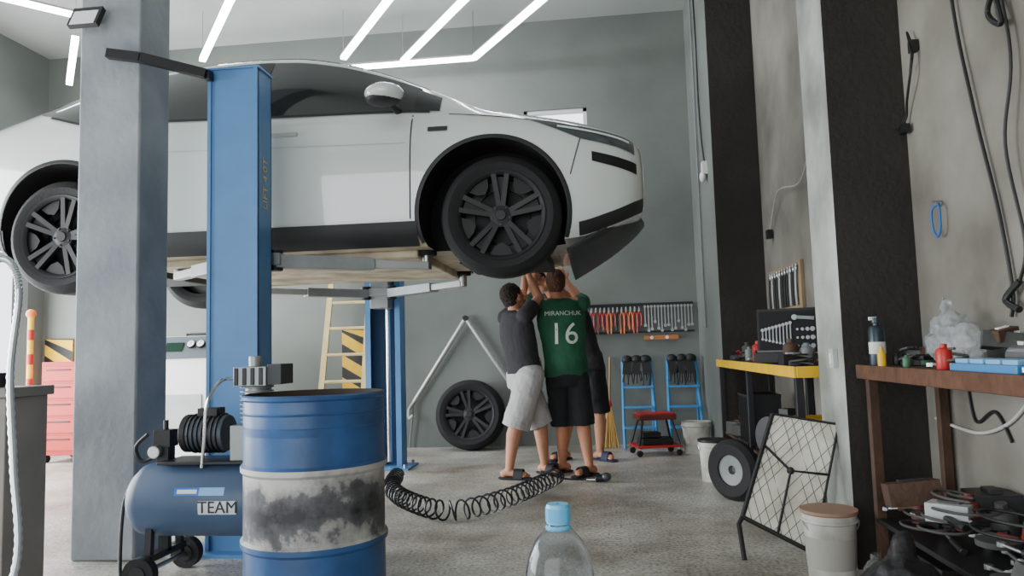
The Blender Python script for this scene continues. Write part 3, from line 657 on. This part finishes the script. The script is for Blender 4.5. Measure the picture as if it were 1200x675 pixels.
# ------------------------------------------------------------------ back wall objects
wheel('car_wheel',None,(-1.36,7.86,.365),-1,tilt=R(-9),spin=.5)
m=MB(); tb=mat('tube_alu','#b8b9b6',.4,.5); ap=V((-1.42,8.02,1.40))
m.tube([ap,(-1.72,8.03,.95),(-2.02,8.04,.50)],.024,tb,10); m.tube([ap,(-1.15,8.03,.98),(-.98,8.05,.72)],.024,tb,10); m.tube(cat([(-2.02,8.04,.50),(-2.07,8.02,.42),(-2.06,7.98,.33),(-2.02,7.98,.36)],5),.018,tb,8)
m.tube([(-2.02,8.04,.5),(-2.08,8.05,0.01)],.010,grey,8); m.tube([(-.98,8.05,.72),(-.86,8.04,.01)],.010,grey,8); m.cyl(ap+V((0,-.03,0)),ap+V((0,.03,0)),.03,dark); m.build('folding_trestle_frame')
m=MB(); m.bb((-.12,8.06,1.47),(1.03,8.098,1.50),dark); m.bb((-.12,8.06,1.18),(1.03,8.098,1.20),dark)
for k in range(13):
    x=-.09+.046*k; z=1.46; hc=random.choice([red,red,black,dred,orange])
    m.cyl((x,8.05,z),(x,8.09,z),.004,steel,n=6); m.ell((x,8.045,z-.03),(.014,.008,.035),steel,n=10)
    for s2 in(-1,1): m.tube(cat([(x,8.045,z-.05),(x+s2*.020,8.045,z-.10),(x+s2*.017,8.045,z-.20-.04*(k%3))],4),.010,hc,6)
for k in range(15):
    x=.52+.035*k; l=.16+.10*abs(math.sin(k*.9+.4)); z=1.46
    m.box((x,8.05,z-l/2),(.011,.006,l),steel); m.cyl((x,8.045,z-l),(x,8.055,z-l),.017,steel,n=8); m.cyl((x,8.045,z),(x,8.055,z),.015,steel,n=8)
m.bb((.50,8.04,1.105),(.86,8.09,1.15),mat('wood','#b4703c',.6,var=.3)); m.cyl((.58,8.038,1.127),(.58,8.045,1.127),.018,white); m.cyl((.74,8.038,1.127),(.74,8.045,1.127),.018,white)
m.build('hand_tool_rack')
def stand(name,x,y):
    m=MB(); b2=mat('stand_blue','#3f86bf',.45)
    for s_ in(-1,1):
        m.tube(cat([(s_*.16,-.20,.015),(s_*.16,-.12,.3),(s_*.15,.0,.62),(s_*.14,.05,.92)],5),.016,b2,8); m.tube([(s_*.15,.10,.01),(s_*.15,.07,.88)],.012,b2,8)
    for z,yy in((.22,-.145),(.42,-.075),(.62,0)): m.box((0,yy,z),(.32,.10,.02),b2)
    m.tube([(-.14,.05,.92),(.14,.05,.92)],.016,b2,8)
    rnd=random.Random(int(x*100))
    for s_,w_ in((-.10,.09),(.0,.10),(.09,.10)):
        m.ell((s_,.02,.90),(w_*.62,.045,.05),black,n=12)
        m.box((s_+rnd.uniform(-.01,.01),.0,.82),(.085,.03,.14),black,rot=(0,rnd.uniform(-.2,.2),0))
        for k in range(4): m.capsule((s_-.03+.022*k,.0,.77),(s_-.035+.024*k+rnd.uniform(-.015,.015),-.01,.70-rnd.uniform(0,.07)),.012,.010,black,n=6)
    return m.build(name,loc=(x,y,0))
stand('step_stand',.40,7.84); stand('step_stand',.86,7.84)
m=MB(); m.box((0,0,.36),(.36,.26,.05),dred); m.box((0,0,.388),(.34,.24,.02),red); m.box((0,0,.09),(.44,.34,.02),red)
for a in(-1,1):
    for b_ in(-1,1): m.beam((a*.14,b_*.09,.34),(a*.20,b_*.15,.09),.02,.02,black); m.cyl((a*.19,b_*.14-.012,.03),(a*.19,b_*.14+.012,.03),.03,black,n=16); m.cyl((a*.19,b_*.14,.05),(a*.19,b_*.14,.09),.008,steel,n=8)
m.box((0,0,.13),(.3,.2,.06),black); m.box((-.05,0,.19),(.18,.14,.05),dark); m.build('rolling_stool',loc=(.52,7.35,0),rot=(0,0,.2),bevel=.006)
def bucket(name,x,y,z,r_,h,c1,lid=None,band=None,handle=True):
    m=MB(); m.lathe([(.005,0),(r_*.82,0),(r_*.84,.01),(r_*.95,h*.85),(r_*1.03,h*.87),(r_*1.03,h*.9),(r_*.98,h*.91),(r_,h),(r_*.96,h),(r_*.80,.02),(.005,.02)],c1,n=32,close=False)
    if lid: m.lathe([(.005,h-.01),(r_*.97,h-.01),(r_*1.04,h),(r_*1.04,h+.012),(.005,h+.012)],lid,n=32)
    if band: m.lathe([(r_*.875,h*.2),(r_*.93,h*.65)],band,n=32,close=False)
    if handle: m.tube([(r_*1.02*math.cos(a),-.02-.3*r_*math.sin(a),h*.88-r_*.6*math.sin(a)) for a in [math.pi*k/14 for k in range(15)]],.004,steel,6)
    return m.build(name,loc=(x,y,z))
wpl=mat('dirty_white','#d6d5cd',.5,hex2='#9a968a',var=.3,scale=7)
bucket('bucket',.92,7.42,0,.14,.30,wpl)
m=MB(); m.cyl((0,-.02,.42),(.03,.19,.93),.012,mat('broom_handle','#9c7a4e',.6)); 
for k in range(80):
    a=random.uniform(-1,1); b_=random.uniform(-1,1); m.cyl((a*.02,b_*.01-.02,.44),(a*.09,b_*.03-.05,.005),.004,mat('straw','#c09a58',.8),n=4)
m.ell((0,-.02,.43),(.03,.02,.05),red,n=10); m.build('broom',loc=(.10,7.88,0))
m=MB(); lm=mat('ladder_wood','#d2bc84',.6,var=.2,scale=10)
for s_ in(-.24,.24): m.beam((s_,-.55,0.0),(s_*.85,.12,2.7),.06,.028,lm,up=(0,1,0))
for k in range(9): t=(k+.7)/9.6; m.cyl((-.23,-.55+.67*t,2.7*t),(.23,-.55+.67*t,2.7*t),.017,lm,n=10)
m.build('ladder',loc=(-2.66,7.95,0))
def hazard(name,x0,x1,y,z0,z1,rotz=0):
    m=MB(); w_=x1-x0; m.bb((0,0,z0),(w_,.02,z1),yellow); z=z0-.05
    while z<z1:
        a,b_=z+w_*.6,z; q=[(0,-.002,max(z0,min(z1,a))),(w_,-.002,max(z0,min(z1,b_))),(w_,-.002,max(z0,min(z1,b_+.12))),(0,-.002,max(z0,min(z1,a+.12)))]
        if abs(q[0][2]-q[3][2])>.01 or abs(q[1][2]-q[2][2])>.01: m.add(q,[(0,1,2,3)],black)
        z+=.25
    return m.build(name,loc=(x0,y,0),rot=(0,0,rotz))
hazard('hazard_stripe_board',-2.84,-2.44,8.075,.35,1.32); hazard('hazard_stripe_board',-6.45,-6.1,8.075,.35,1.32)
# AC service machine
acm=root('ac_service_machine',(-4.0,7.1,0))
m=MB(); 
sec_=[(-.26,.06),(-.28,.75),(-.24,1.02),(-.08,1.27),(.20,1.27),(.26,1.0),(.26,.06)]
vs=[(x,y,z) for x in(-.33,.33) for y,z in sec_]; n=7
m.add(vs,[tuple(range(6,-1,-1)),tuple(range(7,14))]+[(k,(k+1)%7,7+(k+1)%7,7+k) for k in range(7)],white); m.build('cabinet',acm,bevel=.03)
m=MB()
m.box((0,-.175,1.155),(.56,.012,.25),mat('console_grey','#5c6468',.4),rot=(R(-32),0,0)); m.box((-.14,-.185,1.16),(.18,.012,.10),mat('screen','#1c3328',.2),rot=(R(-32),0,0))
for k,cc in enumerate((blue,red,blue)): 
    c=V((.04+.10*k,-.185,1.18)); d=V((0,-.85,.53)); m.cyl(c,c+d*.02,.043,black,n=24); m.cyl(c+d*.02,c+d*.023,.036,white,n=24); m.box(c+d*.025,(.004,.002,.05),cc,rot=(0,.6,0))
for k in range(6): m.box((-.22+.04*k,-.215,1.08),(.022,.01,.022),lgrey,rot=(R(-32),0,0))
m.bb((-.2,-.292,.35),(.2,-.272,.7),lgrey)
for a in(-1,1): m.cyl((a*.36,.12,.10),(a*.31,.12,.10),.10,rubber,n=24); m.cyl((a*.25,-.18,.04),(a*.22,-.18,.04),.04,rubber,n=16)
m.tube(cat([(.33,0,.9),(.42,-.05,.7),(.40,-.1,.3),(.36,-.1,.6)],6),.012,red); m.tube(cat([(-.33,0,.9),(-.42,-.05,.6),(-.38,-.1,.3),(-.35,-.1,.7)],6),.012,blue)
m.tube([(-.26,.22,1.2),(-.30,.32,1.30),(.30,.32,1.30),(.26,.22,1.2)],.014,black); m.build('console_and_wheels',acm)

# ------------------------------------------------------------------ right side
bn=root('workbench',(1.25,5.3,0))
m=MB(); m.bb((-.22,-1.24,.86),(.22,1.30,.90),brown); m.bb((-.235,-1.25,.845),(-.22,1.31,.905),yellow); m.bb((-.22,-1.255,.845),(.22,-1.24,.905),yellow)
for y in(-1.2,.1,1.25):
    for x in(-.2,.2): m.bb((x-.02,y-.02,0),(x+.02,y+.02,.86),dark)
m.bb((-.2,-1.2,.28),(.2,1.25,.30),brown); m.build('frame',bn,bevel=.003)
soc=mat('socket_steel','#7d8083',.4,.8); foam=mat('case_foam','#1b1c1e',.8)
m=MB(); cz=.908; m.box((0,0,.03),(.38,.24,.06),black); m.box((0,.135,.20),(.38,.045,.30),black,rot=(R(-8),0,0)); m.box((0,.107,.20),(.35,.006,.27),foam,rot=(R(-8),0,0))
for b_ in range(9): l=.06+.011*b_; xx=-.155+.022*b_; m.box((xx,.100,.18),(.009,.008,l),soc,rot=(R(-8),0,0)); m.cyl((xx,.100+l*.07,.18+l/2),(xx,.092+l*.07,.18+l/2),.011,soc,n=10); m.cyl((xx,.100-l*.07,.18-l/2),(xx,.092-l*.07,.18-l/2),.009,soc,n=10)
for a in range(3):
    for b_ in range(4): rr2=.008+.0025*b_; x_=.065+.031*b_; z_=.10+.055*a; m.cyl((x_,.100+.14*(z_-.18),z_),(x_,.078+.14*(z_-.18),z_),rr2,soc,n=12)
m.box((.11,.112,.285),(.12,.012,.022),soc,rot=(R(-8),.1,0)); m.cyl((.05,.110,.290),(.05,.090,.290),.018,soc,n=14)
for a in range(3): m.cyl((-.17,-.09+.05*a,.068),(.02+.03*a,-.09+.05*a,.068),.009,soc,n=10)
for b_ in range(4): m.cyl((.06+.033*b_,-.05,.06),(.06+.033*b_,-.05,.085),.013,soc,n=12)
m.build('socket_set_case',loc=(1.22,5.0,cz),rot=(0,0,R(-18)))
m=MB(); bm_=mat('peg_wood','#9a8468',.7,var=.3); m.bb((1.455,5.45,1.22),(1.478,6.4,1.62),bm_)
for k in range(11):
    y=5.52+.08*k; m.tube(cat([(1.44,y,1.58),(1.44,y+.02,1.42),(1.44,y+.01,1.30)],4),.012,random.choice([black,black,steel]),6); m.ell((1.44,y,1.57),(.01,.022,.03),steel,n=8)
m.build('tool_board')
PALA=[black,dark,steel,red,dark,brown,sgrey,lgrey,grey,black,green,dred]
PALD=[black,dark,sgrey,brown,sgrey,dred,black,dark,grey,sgrey,lgrey]
def clutter(name,x0,x1,y0,y1,z,n,seed,smax=.09,avoid=(),pal=PALA,smin=.03,lay=0):
    rnd=random.Random(seed); m=MB(); cnt=0; tr_=0
    while cnt<n and tr_<n*12:
        tr_+=1
        c=(rnd.uniform(x0,x1),rnd.uniform(y0,y1)); mt=rnd.choice(pal); mt2=rnd.choice(pal); s_=rnd.uniform(smin,smax); t=rnd.random(); a=rnd.uniform(0,3.1); zz=z+(rnd.random()*lay)
        if any(ax-s_<c[0]<bx_+s_ and ay-s_<c[1]<by_+s_ for ax,bx_,ay,by_ in avoid): continue
        cnt+=1
        tl=(rnd.uniform(-.25,.25)*(lay>0),rnd.uniform(-.25,.25)*(lay>0),a)
        if t<.26: m.box((c[0],c[1],zz+s_*.35),(s_*1.5,s_,s_*.7),mt,rot=tl); m.box((c[0],c[1],zz+s_*.74),(s_*.8,s_*.3,s_*.1),mt2,rot=tl)
        elif t<.44: m.lathe([(.003,0),(s_*.42,0),(s_*.45,s_*.08),(s_*.45,s_*1.1),(s_*.36,s_*1.25),(s_*.2,s_*1.3),(s_*.2,s_*1.55),(.003,s_*1.55)],mt,c=(c[0],c[1],zz),axis=(tl[0],tl[1],1),n=18)
        elif t<.70:
            d=V((math.cos(a)*.4,math.sin(a),tl[0]*.5)); p=V((c[0],c[1],zz+.016)); m.cyl(p-d*.09,p+d*.02,.013,mt,n=10); m.cyl(p+d*.02,p+d*.12,.006,steel,n=8); m.cyl(p+d*.12-V((0,0,.008)),p+d*.12+V((0,0,.008)),.014,steel,n=8)
        elif t<.82: m.lathe([(s_*.3,0),(s_*.6,0),(s_*.62,.02),(s_*.3,.02)],mt,c=(c[0],c[1],zz),n=20)
        else:
            pp=[(c[0]+s_*.9*math.cos(k*.8)*(1-k*.03),c[1]+s_*1.2*math.sin(k*.8),zz+.008+.005*k) for k in range(14)]
            m.tube(cat(pp,4),.006,rnd.choice([black,sgrey,red]),5)
    return m.build(name,bevel=.002)
clutter('workbench_hand_tools',1.08,1.42,4.15,6.5,.903,54,3,avoid=[(.98,1.45,4.8,5.25)],pal=PALD+[red,steel,blue],smax=.10)
bucket('paint_bucket',1.20,4.35,.301,.14,.30,wpl,lid=yellow,band=yellow)
m=MB(); m.cyl((-.14,0,.14),(.12,0,.14),.12,blue,n=28); m.cyl((-.17,0,.14),(-.14,0,.14),.13,dark,n=28); m.box((0,0,.02),(.22,.2,.04),dark); m.cyl((.12,0,.14),(.17,0,.14),.05,steel); m.box((0,0,.28),(.1,.08,.06),black); m.build('electric_motor',loc=(1.2,4.95,.302),rot=(0,0,.5))
m=MB(); m.lathe([(.10,-.04),(.17,-.05),(.2,-.02),(.2,.02),(.17,.05),(.10,.04)],tire,c=(0,0,.2),axis=(1,.9,0),n=36,close=False); m.lathe([(.10,-.03),(.03,-.02),(.03,.02),(.10,.03)],grey,c=(0,0,.2),axis=(1,.9,0),n=24,close=False); m.build('trolley_wheel',loc=(.87,5.15,0))
bucket('bucket',.86,5.9,0,.12,.30,wpl,lid=black)
clutter('floor_clutter_under_bench',1.05,1.4,4.1,6.4,0,34,5,.14,pal=PALD+[lgrey]); clutter('shelf_clutter',1.08,1.4,5.3,6.4,.302,22,8,.19,pal=PALD,avoid=[(1.0,1.26,5.55,5.95)])
m=MB(); m.bb((-.13,-.18,0),(.13,.18,.02),dark)
for k in range(7): m.bb((-.12,-.17+.05*k,.02),(.12,-.155+.05*k,.34),black)
m.bb((-.12,-.18,.34),(.12,.18,.36),dark); m.build('black_radiator_grille',loc=(1.18,5.75,.302))
# leaning panel with net
pn=root('netted_car_panel',(.86,3.72,0),(0,0,R(-14)))
pm=mat('panel_light','#eeeadf',.6,hex2='#bdb7a6',var=.15,scale=6)
m=MB(); c=[(-.20,.0,.20),(.11,.0,.05),(.26,.14,.63),(-.04,.14,.68)]
cc=[V(p) for p in c]; th_=V((0,.012,0))
m.add([*cc,*[p+th_ for p in cc]],[(0,1,2,3),(7,6,5,4),(0,4,5,1),(1,5,6,2),(2,6,7,3),(3,7,4,0)],pm)
for a,b_ in((0,1),(3,0)): m.tube([cc[a]+V((0,-.006,0)),cc[b_]+V((0,-.006,0))],.011,black,8)
for a,b_ in((1,2),(2,3)): m.tube([cc[a]+V((0,-.006,0)),cc[b_]+V((0,-.006,0))],.006,black,8)
e=lambda a,b_,t:cc[a].lerp(cc[b_],t)+V((0,-.007,0))
for k in range(6):
    t=(k+1)/7
    m.tube([e(0,1,t),e(0,3,t)],.0013,sgrey,4); m.tube([e(3,2,t),e(1,2,t)],.0013,sgrey,4); m.tube([e(0,1,1-t),e(1,2,t)],.0013,sgrey,4); m.tube([e(0,3,t),e(3,2,1-t)],.0013,sgrey,4)
ctr=cc[0].lerp(cc[2],.5)+V((0,-.012,0))
m.tube([e(0,1,.5),ctr,e(1,2,.6)],.007,black,6); m.tube([ctr,e(3,0,.3)],.006,black,6); m.ell(ctr,(.018,.008,.018),black,n=10)
m.build('panel',pn); m=MB(); m.tube([cc[1],(.10,-.02,.0)],.016,black); m.tube([cc[0],(-.22,.02,.16),(-.20,-.02,.0)],.012,black); m.tube([(.10,.14,.5),(.16,.30,.0)],.010,black); m.build('legs',pn)
bucket('paint_bucket',.98,3.46,0,.115,.29,wpl,lid=mat('lid_brown','#9b7a68',.6),band=mat('paint_label','#a5a29a',.6))
# near bench
nb=root('metal_workbench',(1.31,2.3,0)); m=MB(); m.bb((-.17,-1.5,.87),(.165,1.14,.92),brown); m.bb((-.18,-1.5,.865),(-.165,1.15,.925),mat('bench_edge','#6b4936',.6,.3,var=.4,scale=14,bump=.3))
for y in(-1.4,1.08):
    m.bb((-.16,y-.02,0),(-.12,y+.02,.87),brown); m.bb((.12,y-.02,0),(.16,y+.02,.87),brown)
m.bb((-.16,-1.4,.26),(.16,1.08,.28),dark)
m.build('frame',nb,bevel=.003)
zt=.923
m=MB(); m.lathe([(.005,0),(.032,0),(.033,.005),(.033,.15),(.026,.165),(.012,.17),(.012,.18),(.017,.182),(.017,.205),(.005,.205)],mat('can_grey','#2d3a40',.35,.4),n=28); m.lathe([(.0334,.05),(.0334,.10)],mat('can_label','#c8c9c4',.5),n=28,close=False); m.box((-.012,0,.2),(.03,.014,.014),white); m.build('spray_can',loc=(1.185,3.33,zt))
m=MB(); m.lathe([(.005,0),(.016,0),(.016,.05),(.008,.065),(.005,.08)],yellow,n=16); m.build('glue_bottle',loc=(1.16,3.22,zt))
bgm=mat('plastic_bag','#c9cdd0',.25,trans=.6,alpha=.7,bump=.9,bscale=25)
m=MB(); m.ell((0,0,.07),(.08,.17,.07),bgm,n=24); m.ell((.01,.05,.13),(.06,.09,.07),bgm,n=18); m.ell((.0,-.06,.11),(.055,.07,.05),bgm,n=18); m.capsule((.01,.06,.17),(.02,.11,.25),.035,.012,bgm)
vox(m,'plastic_bag',None,.010,1,disp=.05,dsize=.045,loc=(1.34,2.98,zt+.012))
clutter('bench_hand_tools',1.17,1.44,1.75,3.40,zt,56,11,.10,avoid=[(1.14,1.22,3.15,3.4),(1.24,1.45,2.8,3.16),(1.15,1.29,2.2,2.64),(1.28,1.45,1.8,2.78)])
clutter('pile_of_spare_parts',1.33,1.44,1.8,2.72,zt,30,17,.085,pal=PALD+[steel,red,white],smin=.05,lay=.11,avoid=[(1.31,1.39,2.35,2.58)])
m=MB(); m.bb((-.06,-.2,0),(.05,.2,.025),mat('box_blue','#3f7fb5',.5))
for k in range(4): m.bb((-.05,-.185+.095*k,.025),(.04,-.105+.095*k,.04),mat('box_blue2','#78a9cf',.5))
m.build('parts_tray',loc=(1.215,2.42,zt),bevel=.003)
m=MB(); m.cyl((0,-.12,.04),(0,.12,.04),.035,steel,n=20); m.cyl((0,.12,.04),(0,.16,.04),.02,dark); m.cyl((0,-.02,.04),(.0,-.02,.11),.018,brown); m.build('power_drill',loc=(1.345,2.46,zt+.004))
clutter('low_shelf_clutter',1.19,1.42,1.9,3.3,.282,60,21,.15,pal=PALD+[dred,lgrey],lay=.12,smin=.04)
m=MB(); m.lathe([(.005,0),(.045,0),(.048,.01),(.048,.13),(.03,.16),(.02,.165),(.02,.19),(.005,.19)],mat('jar_glass','#8d958f',.1,trans=.7),n=28); m.build('glass_jar',loc=(1.06,3.15,0))
m=MB(); bkb=mat('bag_black','#1c1b1d',.5,bump=.8,bscale=14); m.ell((0,0,.16),(.14,.2,.15),bkb,n=24); m.capsule((0,.02,.27),(.01,.03,.36),.06,.03,bkb)
vox(m,'rubbish_bag',None,.012,1,disp=.05,dsize=.08,loc=(.97,2.62,.01))
m=MB(); m.bb((-.1,-.17,0),(.1,.17,.17),dred); m.bb((-.1,-.17,.17),(.1,.17,.19),black); m.tube([(0,-.1,.19),(0,-.1,.24),(0,.1,.24),(0,.1,.19)],.012,black); m.build('toolbox',loc=(1.31,3.1,0),bevel=.01)
# cables
cabm=mat('cable_black','#1a1a1a',.5); cabw=mat('cable_white','#b9b8b2',.5)
m=MB(); m.tube(cat([(1.06,7.2,4.6),(1.06,7.15,4.0),(1.065,7.2,3.4),(1.06,7.1,3.0),(1.06,7.0,2.75)],8),.008,cabm); m.box((1.06,7.0,2.68),(.05,.09,.12),white); m.ell((1.04,7.0,2.6),(.03,.05,.05),white,n=12); m.tube([(1.062,7.45,4.7),(1.062,7.45,1.2)],.010,grey); m.build('wall_cable_with_socket')
m=MB(); m.tube(cat([(1.465,3.42,2.36),(1.44,3.42,2.22),(1.45,3.5,2.12),(1.46,3.55,2.05),(1.42,3.56,2.0)],8),.006,cabm); m.box((1.46,3.42,2.34),(.03,.04,.05),black); m.box((1.45,3.55,2.0),(.03,.05,.04),dark); m.tube(cat([(1.46,3.42,2.34),(1.45,3.45,2.42),(1.44,3.40,2.30),(1.455,3.46,2.24)],6),.004,cabm); m.build('hanging_wire')
m=MB(); m.tube(cat([(1.465,3.05,4.6),(1.465,3.1,3.2),(1.46,3.05,2.4),(1.46,2.95,1.9),(1.465,2.85,1.5),(1.465,2.8,1.2),(1.465,2.82,1.10)],8),.007,cabm); m.build('wall_cable')
m=MB(); m.tube(cat([(1.46,2.75,2.6),(1.44,2.7,2.3),(1.45,2.78,2.2),(1.44,2.68,2.12),(1.46,2.76,2.3)],8),.010,cabm); m.box((1.455,2.75,2.62),(.04,.06,.08),dark); m.build('hanging_wire')
m=MB(); m.tube(cat([(1.465,2.68,3.6),(1.455,2.72,2.5),(1.45,2.66,2.0),(1.44,2.72,1.7),(1.455,2.68,1.35),(1.46,2.74,1.22)],8),.006,cabm); m.tube(cat([(1.46,2.74,1.22),(1.44,2.80,1.16),(1.44,2.72,1.12)],6),.012,black); m.build('wall_cable')
m=MB(); m.tube(cat([(1.465,3.30,1.60),(1.45,3.34,1.58),(1.45,3.34,1.50),(1.45,3.30,1.46),(1.45,3.27,1.5),(1.45,3.27,1.58),(1.46,3.3,1.60)],6),.005,blue); m.cyl((1.48,3.3,1.61),(1.44,3.3,1.61),.004,steel); m.build('cable_tie_loop')
m=MB(); m.tube(cat([(1.472,3.5,.68),(1.472,3.3,.66),(1.472,3.1,.66),(1.472,2.9,.72),(1.472,2.75,.82)],8),.007,cabw); m.tube(cat([(1.472,3.2,.85),(1.472,3.15,.7),(1.472,3.0,.75),(1.472,2.9,.65)],8),.006,cabm); m.build('extension_cord')
m=MB(); m.tube(cat([(1.46,6.3,1.95),(1.44,5.9,2.2),(1.45,5.3,2.15),(1.46,5.0,2.4)],8),.006,cabw); m.box((1.45,6.3,1.93),(.04,.07,.07),dark); m.build('wall_cable')
# ------------------------------------------------------------------ left foreground
cab=mat('cabinet_grey','#8a847d',.6,var=.2,scale=5)
m=MB(); m.bb((-3.05,2.75,.02),(-2.36,2.98,.90),cab); m.bb((-3.07,2.73,.90),(-2.345,3.0,.94),mat('cabinet_top','#7b7771',.6)); m.bb((-3.0,2.744,.08),(-2.72,2.752,.85),mat('cab_door','#6a645f',.55)); m.bb((-2.70,2.744,.08),(-2.40,2.752,.85),mat('cab_door','#6a645f',.55)); m.bb((-2.75,2.73,.45),(-2.73,2.745,.6),steel); m.bb((-2.69,2.73,.45),(-2.67,2.745,.6),steel)
for x in(-3.0,-2.42):
    for y in(2.8,2.93): m.bb((x-.02,y-.02,0),(x+.02,y+.02,.03),black)
m.build('storage_cabinet',bevel=.005)
m=MB(); hm=mat('flex_metal','#c3cace',.3,.7); hp=cat([(-2.26,2.55,.012),(-2.17,2.60,.3),(-2.21,2.62,.65),(-2.25,2.64,1.0),(-2.24,2.66,1.3),(-2.27,2.66,1.42),(-2.35,2.68,1.45),(-2.43,2.70,1.38),(-2.46,2.74,1.15),(-2.46,2.82,.96)],20)
m.tube(hp,[.012+.003*(k%2) for k in range(len(hp))],hm,10); m.cyl((-2.46,2.82,.941),(-2.46,2.82,1.0),.03,dark); m.cyl((-2.26,2.55,0),(-2.26,2.55,.03),.03,dark); m.build('flexible_metal_hose')
m=MB(); rc=mat('red_cabinet','#a8261d',.5); m.bb((-.2,-.25,.08),(.2,.25,1.05),rc)
for k in range(5): m.bb((-.18,-.258,.13+.18*k),(.18,-.25,.28+.18*k),mat('red_drawer','#b92e22',.45)); m.bb((-.14,-.27,.24+.18*k),(.14,-.258,.252+.18*k),dark)
for a in(-1,1):
    for b_ in(-1,1): m.cyl((a*.16-.015,b_*.2,.04),(a*.16+.015,b_*.2,.04),.04,black,n=16)
m.build('tool_cabinet',loc=(-5.62,7.5,0),bevel=.006)
m=MB(); m.cyl((0,0,.0),(0,0,1.55),.03,yellow,n=16); m.cyl((0,0,0),(0,0,.03),.16,black,n=28); m.ell((0,0,1.57),(.05,.05,.05),orange)
for k in range(5): m.cyl((0,0,.25+.26*k),(0,0,.36+.26*k),.032,red,n=16)
m.build('warning_post',loc=(-6.0,7.3,0))
